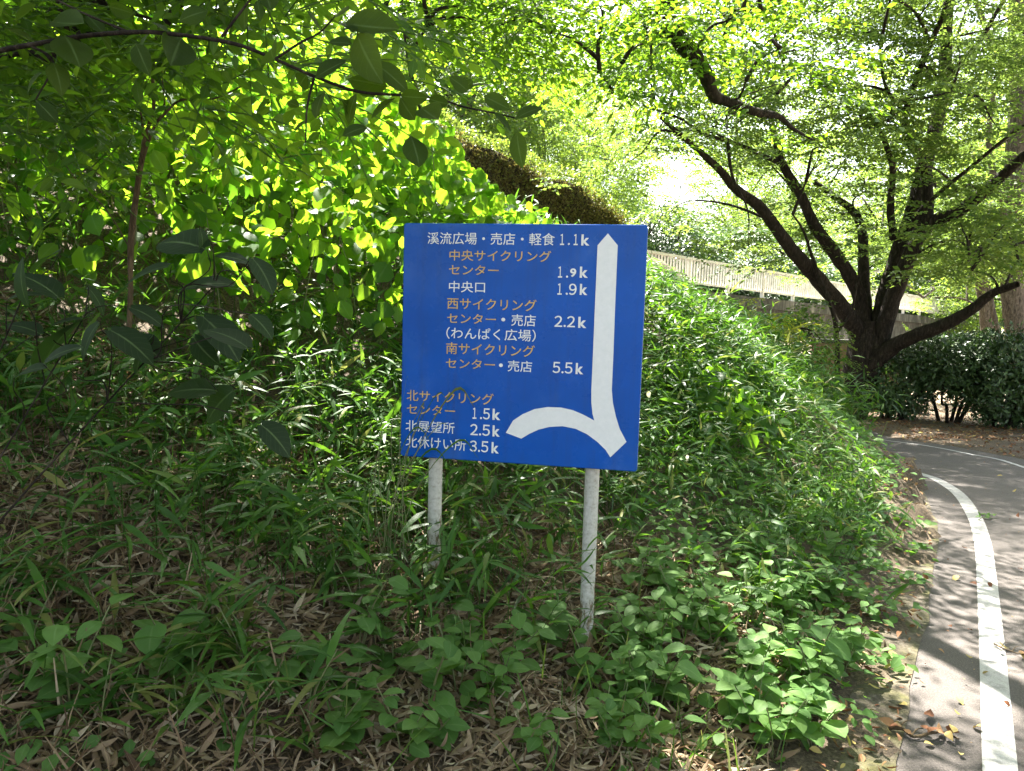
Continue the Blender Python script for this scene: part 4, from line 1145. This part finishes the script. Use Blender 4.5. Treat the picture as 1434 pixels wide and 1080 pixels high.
# ------------------------------------------------------------------ single plants
T_HRT = leaf(6, .42, .34, .14, .25, .75, heart=.8, stalk=.12)
T_OVL = leaf(6, .34, .42, .16, .25, .85, heart=.2, stalk=.1)
T_LAN = leaf(6, .055, .35, .18, .4)
def herb_mesh(kind, seed):
    r = np.random.default_rng(seed); gs_, gl_ = Geo(), Geo()
    ns = {'heart': 3, 'oval': 3, 'blade': 2}[kind]
    for _ in range(ns):
        h = r.uniform(.12, .26); a = r.uniform(0, 6.28)
        cv = catmull([[0, 0, -.03], [.03 * math.cos(a), .03 * math.sin(a), h * .5], [.09 * math.cos(a), .09 * math.sin(a), h]], 4)
        V, F = tube(cv, np.linspace(.003, .0016, len(cv)), 5); gs_.add(V, F)
        nl = {'heart': 5, 'oval': 6, 'blade': 6}[kind]
        for q in range(nl):
            t = .35 + .65 * (q + 1) / nl; i = min(len(cv) - 1, int(t * (len(cv) - 1)))
            az = a + q * (3.14 if kind == 'oval' else 2.4) + (q // 2) * 1.57 * (kind == 'oval') + r.normal(0, .25)
            el = r.normal(.1, .2) if kind != 'blade' else r.normal(.5, .25)
            d = np.array([[math.cos(az) * math.cos(el), math.sin(az) * math.cos(el), math.sin(el)]])
            T = {'heart': T_HRT, 'oval': T_OVL, 'blade': T_LAN}[kind]
            sz = {'heart': r.uniform(.06, .1), 'oval': r.uniform(.05, .085), 'blade': r.uniform(.13, .24)}[kind]
            put(gl_, T, cv[i][None], frames(d, norm(np.array([[0, 0, 1]]) + r.normal(0, .2, (1, 3)))), np.array([sz]), np.array([r.uniform(.2, 1)]))
    return gl_, gs_
HM = {}
for kd in ('heart', 'oval', 'blade'):
    for v in range(4):
        a, b_ = herb_mesh(kd, 100 + v + 10 * len(kd)); HM[kd, v] = (a.mesh('foliage', G_HERB if kd != 'blade' else G_SASA), b_.mesh('stem', M_GSTEM))
def herb(px, py, kd, v, sc, label, group=None, name=None):
    # find the ground point along the view of that spot
    d = _fw + RT * (px - CX) / FPX + UP * (CY - py) / FPX; t = 1.6
    for _ in range(400):
        p = CAM + d * t
        if p[2] < terrain(p[0], p[1]) + .0: break
        t += .015
    r0 = empty(name or {'heart': 'heart_leaved_plant', 'oval': 'leafy_weed', 'blade': 'bamboo_grass_tuft'}[kd], p, rng.uniform(0, 6.28)); r0.scale = (sc,) * 3
    tag(r0, label, {'heart': 'plant', 'oval': 'plant', 'blade': 'grass'}[kd], group)
    for m, nm in zip(HM[kd, v], ('foliage', 'stem')):
        o = bpy.data.objects.new(nm, m); COL.objects.link(o); o.parent = r0
herb(752, 915, 'heart', 0, 1.35, 'bright heart leaved plant growing just left of the right sign post')
herb(640, 842, 'heart', 1, .95, 'small light green two leaved plant at the foot of the left sign post')
herb(505, 880, 'heart', 2, 1.1, 'light green heart leaved plant below and left of the sign in dry litter')
herb(240, 960, 'heart', 3, 1.15, 'heart leaved plant with folded leaves at lower left among straw')
herb(100, 1010, 'oval', 0, 1.3, 'plant with round spotted leaf at the lower left corner')
herb(600, 1010, 'oval', 1, 1.3, 'wide leaved weed on bare litter below the sign centre')
herb(700, 985, 'oval', 2, 1.1, 'leafy weed in front of the right post on dry leaves')
herb(830, 985, 'oval', 3, 1.2, 'leafy weed right beside the rusty foot of the right post')
HG = {'heart': ('low heart leaved weed scattered over the verge', 'heart leaved weeds on the verge'), 'oval': ('small oval leaved weed scattered over the verge', 'oval leaved weeds on the verge'), 'blade': ('tuft of long narrow bamboo grass blades on the slope', 'bamboo grass tufts on the slope')}
for i in range(84):
    kd = ('heart', 'oval', 'oval')[rng.integers(0, 3)]
    if i < 70: px, py = rng.uniform(840, 1230), rng.uniform(800, 1075)
    else: px, py = rng.uniform(330, 830), rng.uniform(900, 1078)
    if px > 1060 and py > 1250 - (px - 1060) * 0 : continue
    if i < 70 and px > 1205 - (py - 800) * .05: continue
    herb(px, py, kd, int(rng.integers(0, 4)), rng.uniform(.75, 1.25), *HG[kd])
for i in range(44):
    px, py = rng.uniform(-20, 560), rng.uniform(690, 1075)
    if px > 380 and py > 880 and rng.random() < .6: continue
    herb(px, py, 'blade', int(rng.integers(0, 4)), rng.uniform(.6, 1.05), *HG['blade'])

# grass blades that reach in front of the lower left corner of the sign
gb = Geo(); r0 = s2w(-.46, -.10, 0); r0[2] = float(terrain(r0[0], r0[1]))
rt_ = empty('tall_grass_clump', r0); tag(rt_, 'tall thin grass clump arching across the lower left corner of the blue sign', 'grass')
gst = Geo()
for tx, tz, yy, w, lx in ((-.24, -.20, -.05, .012, .2), (-.36, -.26, -.07, .009, -.1), (-.30, -.215, -.09, .005, .12), (-.40, -.36, -.06, .008, .2), (-.22, -.40, -.05, .009, .2), (-.47, -.20, -.1, .006, -.1), (-.5, -.33, -.12, .006, -.15), (-.43, -.16, -.08, .003, .05), (-.52, -.25, -.05, .006, -.1), (-.33, -.44, -.06, .01, .2), (-.48, -.42, -.14, .008, -.1), (-.28, -.33, -.1, .004, .1)):
    e = s2w(tx, yy, tz) - r0; st = np.array([rng.normal(0, .04), rng.normal(0, .03), 0])
    kn = st + (e - st) * .62 + np.array([-.05, 0, .10]); cv = catmull([st, st + (kn - st) * .5 + [-.02, 0, .04], kn, e + [0, 0, .02], e + [lx * .4, -.01, -.05]], 5)
    V, F = tube(cv[:13], .0018, 4); gst.add(V, F)
    tcv = cv[10:]; L = len(tcv); wv = w * np.sin(np.linspace(.15, 3.1, L)) ** .7
    V = np.concatenate([np.stack([tcv[i] + [0, 0, wv[i] * .5], tcv[i], tcv[i] - [0, -.002, wv[i] * .5]]) for i in range(L)])
    F = [[i * 3 + j, i * 3 + j + 1, i * 3 + j + 4, i * 3 + j + 3] for i in range(L - 1) for j in range(2)]
    gb.add(V, F, rng.uniform(.3, .9))
gb.build('foliage', G_SASA, rt_); gst.build('stem', M_GSTEM, rt_)

# near branch with large leaves over the upper left
T_BIG = leaf(8, .30, .45, .16, .22, .9, heart=.15, stalk=.06)
T_BIGW = leaf(8, .40, .40, .10, .28, .8, heart=.6, stalk=.08)
T_BIGS = [leaf(8, w_, p_, f_, d_, .9, heart=h_, stalk=.06) for w_, p_, f_, d_, h_ in ((.27, .42, .3, .1, .1), (.33, .5, -.12, .3, .2), (.30, .45, .45, -.12, .1), (.36, .4, .1, .4, .4), (.24, .5, .2, .25, .1))]
def leaf_by(g, T, a, b_, up=(0, -.5, 1), tint=.5):
    """one leaf from point a to point b_"""
    d = (b_ - a) * .88; put(g, T, a[None], frames(norm(d)[None], norm(np.array(up, float))[None]), np.array([np.linalg.norm(d)]), np.array([tint]))
bs = (-1.9, 2.2); bz = float(terrain(*bs)); rb = np.array([bs[0], bs[1], bz])
ob = empty('large_leaved_branch_shrub', rb); tag(ob, 'tall thin shrub whose long bare branch with large oval leaves arches across the upper left', 'shrub')
gst, gl = Geo(), Geo()
DP = 2.1
main = [P(-60, 85, DP), P(0, 71, DP), P(60, 60, DP), P(130, 49, DP), P(200, 45, DP), P(260, 50, DP), P(330, 62, DP), P(385, 83, DP), P(440, 107, DP), P(500, 128, DP), P(555, 133, DP), P(610, 138, DP + .05), P(650, 150, DP + .08), P(690, 158, DP + .1), P(724, 166, DP + .1)]
limb(gst, [p - rb for p in [rb - [0, 0, .1], rb + [.0, .0, 1.2], P(-140, 190, DP)] + main], .0085, .002, 6, 5, .03)
for pts in (((385, 83, DP), (420, 60, DP), (447, 46, DP), (470, 22, DP)), ((40, 62, DP), (75, 88, DP), (50, 140, DP)), ((310, 52, DP), (350, 0, DP), (372, -30, DP)), ((180, 45, DP), (120, 20, DP), (60, -10, DP)), ((440, 107, DP), (430, 150, DP), (428, 200, DP))):
    limb(gst, [P(*q) - rb for q in pts], .004, .002, 5, 5, 0)
BL = [((450, 45), (438, 8), .45), ((462, 30), (500, 38), .5), ((470, 22), (482, 3), .5), ((495, 75), (512, 95), .6), ((480, 32), (570, 50), .6), ((500, 45), (518, 110), .62), ((495, 62), (455, 56), .5), ((520, 85), (582, 128), .62), ((545, 122), (478, 104), .45), ((440, 110), (488, 78), .2), ((430, 105), (410, 128), .2),
      ((662, 112), (650, 128), .4), ((655, 128), (632, 104), .45), ((655, 124), (692, 110), .55), ((676, 134), (720, 155), .5), ((690, 158), (722, 186), .5), ((720, 168), (762, 140), .3), ((724, 182), (726, 234), .5), ((560, 134), (595, 140), .35), ((600, 138), (632, 150), .25), ((555, 136), (520, 175), .5), ((590, 150), (620, 178), .5), ((500, 130), (478, 178), .45), ((515, 178), (478, 185), .4), ((575, 190), (590, 224), .45), ((560, 136), (575, 165), .5),
      ((420, 150), (398, 140), .4), ((455, 128), (432, 160), .4), ((478, 140), (508, 166), .3), ((430, 168), (412, 190), .4), ((385, 85), (372, 60), .3), ((345, 5), (335, 45), .3), ((372, -10), (382, 25), .4), ((360, 0), (366, 28), .4),
      ((50, 60), (2, 42), .8), ((60, 62), (90, 58), .35), ((75, 88), (92, 128), .7), ((90, 50), (112, 70), .8), ((140, 50), (165, 72), .3), ((210, 46), (180, 75), .4), ((250, 50), (225, 80), .3), ((70, 30), (130, 42), .4), ((120, 20), (150, 50), .3), ((190, 30), (240, 28), .3), ((250, 30), (290, 8), .4), ((20, 30), (60, 8), .3), ((150, 8), (195, 20), .35), ((255, 52), (230, 105), .3), ((190, 60), (210, 110), .4), ((45, 140), (20, 190), .3), ((50, 140), (80, 170), .2), ((60, 100), (25, 130), .3)]
for (a, b_, t) in BL:
    dz = rng.normal(0, .05); leaf_by(gl, T_BIGS[rng.integers(0, 5)], P(*a, DP + dz) - rb, P(*b_, DP + dz + rng.normal(-.02, .05)) - rb, (rng.normal(0, .7), -.7, rng.normal(.5, .5)), t)
gst.build('branch', B_DARK, ob); gl.build('foliage', G_OLIVE, ob)

# dark broad-leaved plant close to the camera on the left
bs = (-1.45, 1.75); rb = np.array([*bs, float(terrain(*bs))])
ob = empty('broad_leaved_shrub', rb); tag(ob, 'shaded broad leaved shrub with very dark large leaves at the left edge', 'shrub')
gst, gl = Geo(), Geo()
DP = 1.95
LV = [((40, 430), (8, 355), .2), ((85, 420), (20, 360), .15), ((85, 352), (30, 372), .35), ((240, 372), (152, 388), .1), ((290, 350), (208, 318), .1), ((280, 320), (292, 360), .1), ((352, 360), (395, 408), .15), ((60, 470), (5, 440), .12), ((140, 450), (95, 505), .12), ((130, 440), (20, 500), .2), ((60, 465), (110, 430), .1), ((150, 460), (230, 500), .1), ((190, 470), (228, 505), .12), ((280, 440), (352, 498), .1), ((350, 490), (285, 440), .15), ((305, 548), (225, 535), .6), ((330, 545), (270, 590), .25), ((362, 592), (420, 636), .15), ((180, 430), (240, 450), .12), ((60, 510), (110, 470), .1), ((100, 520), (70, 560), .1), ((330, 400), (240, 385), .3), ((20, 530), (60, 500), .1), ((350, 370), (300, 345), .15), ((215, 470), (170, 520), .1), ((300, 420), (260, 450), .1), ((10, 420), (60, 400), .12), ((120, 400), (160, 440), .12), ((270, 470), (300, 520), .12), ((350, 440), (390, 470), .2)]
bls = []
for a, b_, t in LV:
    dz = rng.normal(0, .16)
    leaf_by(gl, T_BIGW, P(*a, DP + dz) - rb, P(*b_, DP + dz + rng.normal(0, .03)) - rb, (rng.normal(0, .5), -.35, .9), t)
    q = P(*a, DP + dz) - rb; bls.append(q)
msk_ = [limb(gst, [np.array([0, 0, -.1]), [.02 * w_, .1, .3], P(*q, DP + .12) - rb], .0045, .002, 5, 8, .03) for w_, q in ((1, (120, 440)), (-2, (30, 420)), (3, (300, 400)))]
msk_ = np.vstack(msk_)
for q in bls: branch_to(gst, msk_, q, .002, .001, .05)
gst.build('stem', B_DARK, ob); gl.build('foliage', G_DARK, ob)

# bare forked stems standing on the bank at left
bp = P(182, 420, 3.6); rb = np.array([bp[0], bp[1], float(terrain(bp[0], bp[1]))])
ob = empty('bare_forked_shrub', rb); tag(ob, 'thin pale brown twin stems forking upwards through the sunlit vines at left', 'shrub')
gst, gl = Geo(), Geo()
for pts, r0_, r1_ in ((((180, 480), (183, 400), (182, 340), (190, 270), (203, 195), (215, 150), (214, 100), (220, 40), (226, -20)), .012, .005), (((183, 400), (186, 330), (198, 235), (215, 180), (232, 158), (255, 140), (300, 138), (345, 118)), .010, .003), (((232, 158), (228, 120), (226, 70)), .004, .002), (((180, 345), (150, 295), (110, 255), (85, 222)), .003, .002), (((200, 190), (195, 150), (170, 120), (135, 108)), .005, .002)):
    limb(gst, [P(*q, 3.6) - rb for q in pts], r0_, r1_, 6, 5, .04)
for _ in range(70):
    a = P(rng.uniform(60, 350), rng.uniform(60, 250), rng.uniform(3.2, 4.0)); b_ = a + rng.normal(0, .06, 3) + [0, 0, -.03]
    leaf_by(gl, T_BIG, a - rb, b_ - rb, (rng.normal(0, .6), -.5, .8), rng.uniform(.2, 1))
gst.build('stem', B_STEM, ob); gl.build('foliage', G_KUDZU, ob)

# ------------------------------------------------------------------ small things on the road
def on_road_pt(px, py): q = gp(px, py); return np.array([q[0], q[1], float(zroad(q[1]))])
FL = [(leaf(5, .34, .45, .45, .35), 'w'), (leaf(5, .24, .4, -.5, -.35), 'n'), (leaf(5, .40, .5, .25, .5), 'r')]
fm = []
for i, (T, _) in enumerate(FL):
    for tn in (.1, .55, .95):
        g = Geo(); put(g, T, np.array([[0, -.5, .0]]), np.eye(3)[None], np.array([1.]), np.array([tn])); fm.append(g.mesh('fallen_leaf', D_RED))
spots = [(1300, 1008, 3, .075), (1344, 985, 2, .04), (1340, 1003, 5, .028), (1262, 990, 8, .05), (1316, 1030, 4, .06), (1367, 1022, 2, .04), (1318, 915, 1, .03), (1357, 924, 5, .03), (1405, 910, 5, .05), (1432, 922, 2, .03), (1338, 812, 8, .05), (1362, 820, 0, .05), (1386, 822, 0, .04), (1250, 920, 8, .05), (1243, 938, 5, .05), (1236, 965, 5, .035), (1290, 960, 3, .03), (1380, 945, 8, .035), (1420, 690, 5, .05), (1400, 668, 2, .05), (1280, 645, 5, .05), (1425, 725, 3, .05), (1330, 880, 0, .03), (1410, 990, 0, .03), (1350, 770, 3, .04), (1322, 760, 0, .04), (1428, 800, 3, .04), (1300, 1045, 8, .035), (1345, 1060, 2, .03), (1358, 885, 0, .03)]
for px, py, k, sc in spots:
    o = bpy.data.objects.new('fallen_leaf', fm[k % len(fm)]); COL.objects.link(o)
    p = on_road_pt(px, py); o.location = (p[0], p[1], p[2] + .012 + sc * .12); o.scale = (sc,) * 3
    o.rotation_euler = (rng.normal(0, .2), rng.normal(0, .2), rng.uniform(0, 6.28))
    tag(o, 'small dry fallen leaf lying on the road near the white line', 'leaf', 'fallen leaves on the road')
def twig(name, pts, r0_, label, cat, mat=B_STEM, leaves=0):
    q = [on_road_pt(*p) for p in pts]; b0 = q[0].copy(); rt_ = empty(name, b0); tag(rt_, label, cat)
    g = Geo(); cv = limb(g, [p - b0 + [0, 0, .012 + .01 * (i % 2)] for i, p in enumerate(q)], r0_, r0_ * .4, 6, 5, .1)
    for i in (4, 9):
        if i < len(cv): limb(g, [cv[i], cv[i] + [.03, .02, .015], cv[i] + [.07, .05, .003]], r0_ * .5, r0_ * .2, 5, 4)
    g.build('stem', mat, rt_)
    if leaves:
        gl = Geo(); k = leaves; pos = cv[rng.integers(1, len(cv), k)] + rng.normal(0, .012, (k, 3)) * [1, 1, .3] + [0, 0, .01]
        put(gl, leaf(5, .3, .42, .4, .3), pos, frames(rand_dirs(k, .1, .25), jitter_up(k, .4)), rng.uniform(.03, .06, k), rng.uniform(0, 1, k)); gl.build('leaves', D_RED if mat is B_STEM else G_HERB, rt_)
twig('fallen_twig', [(1244, 1024), (1262, 1028), (1280, 1036), (1305, 1034), (1322, 1030), (1342, 1043)], .008, 'broken brown twig with curled dead leaves lying on the road edge', 'twig', leaves=9)
twig('fallen_twig', [(1392, 905), (1404, 914), (1420, 917), (1438, 925)], .004, 'thin dark twig lying across the white line', 'twig', leaves=2)
twig('leafy_sprig', [(1370, 730), (1380, 727), (1390, 724)], .003, 'small green sprig lying on the asphalt beside the curving line', 'sprig', M_GSTEM, 14)
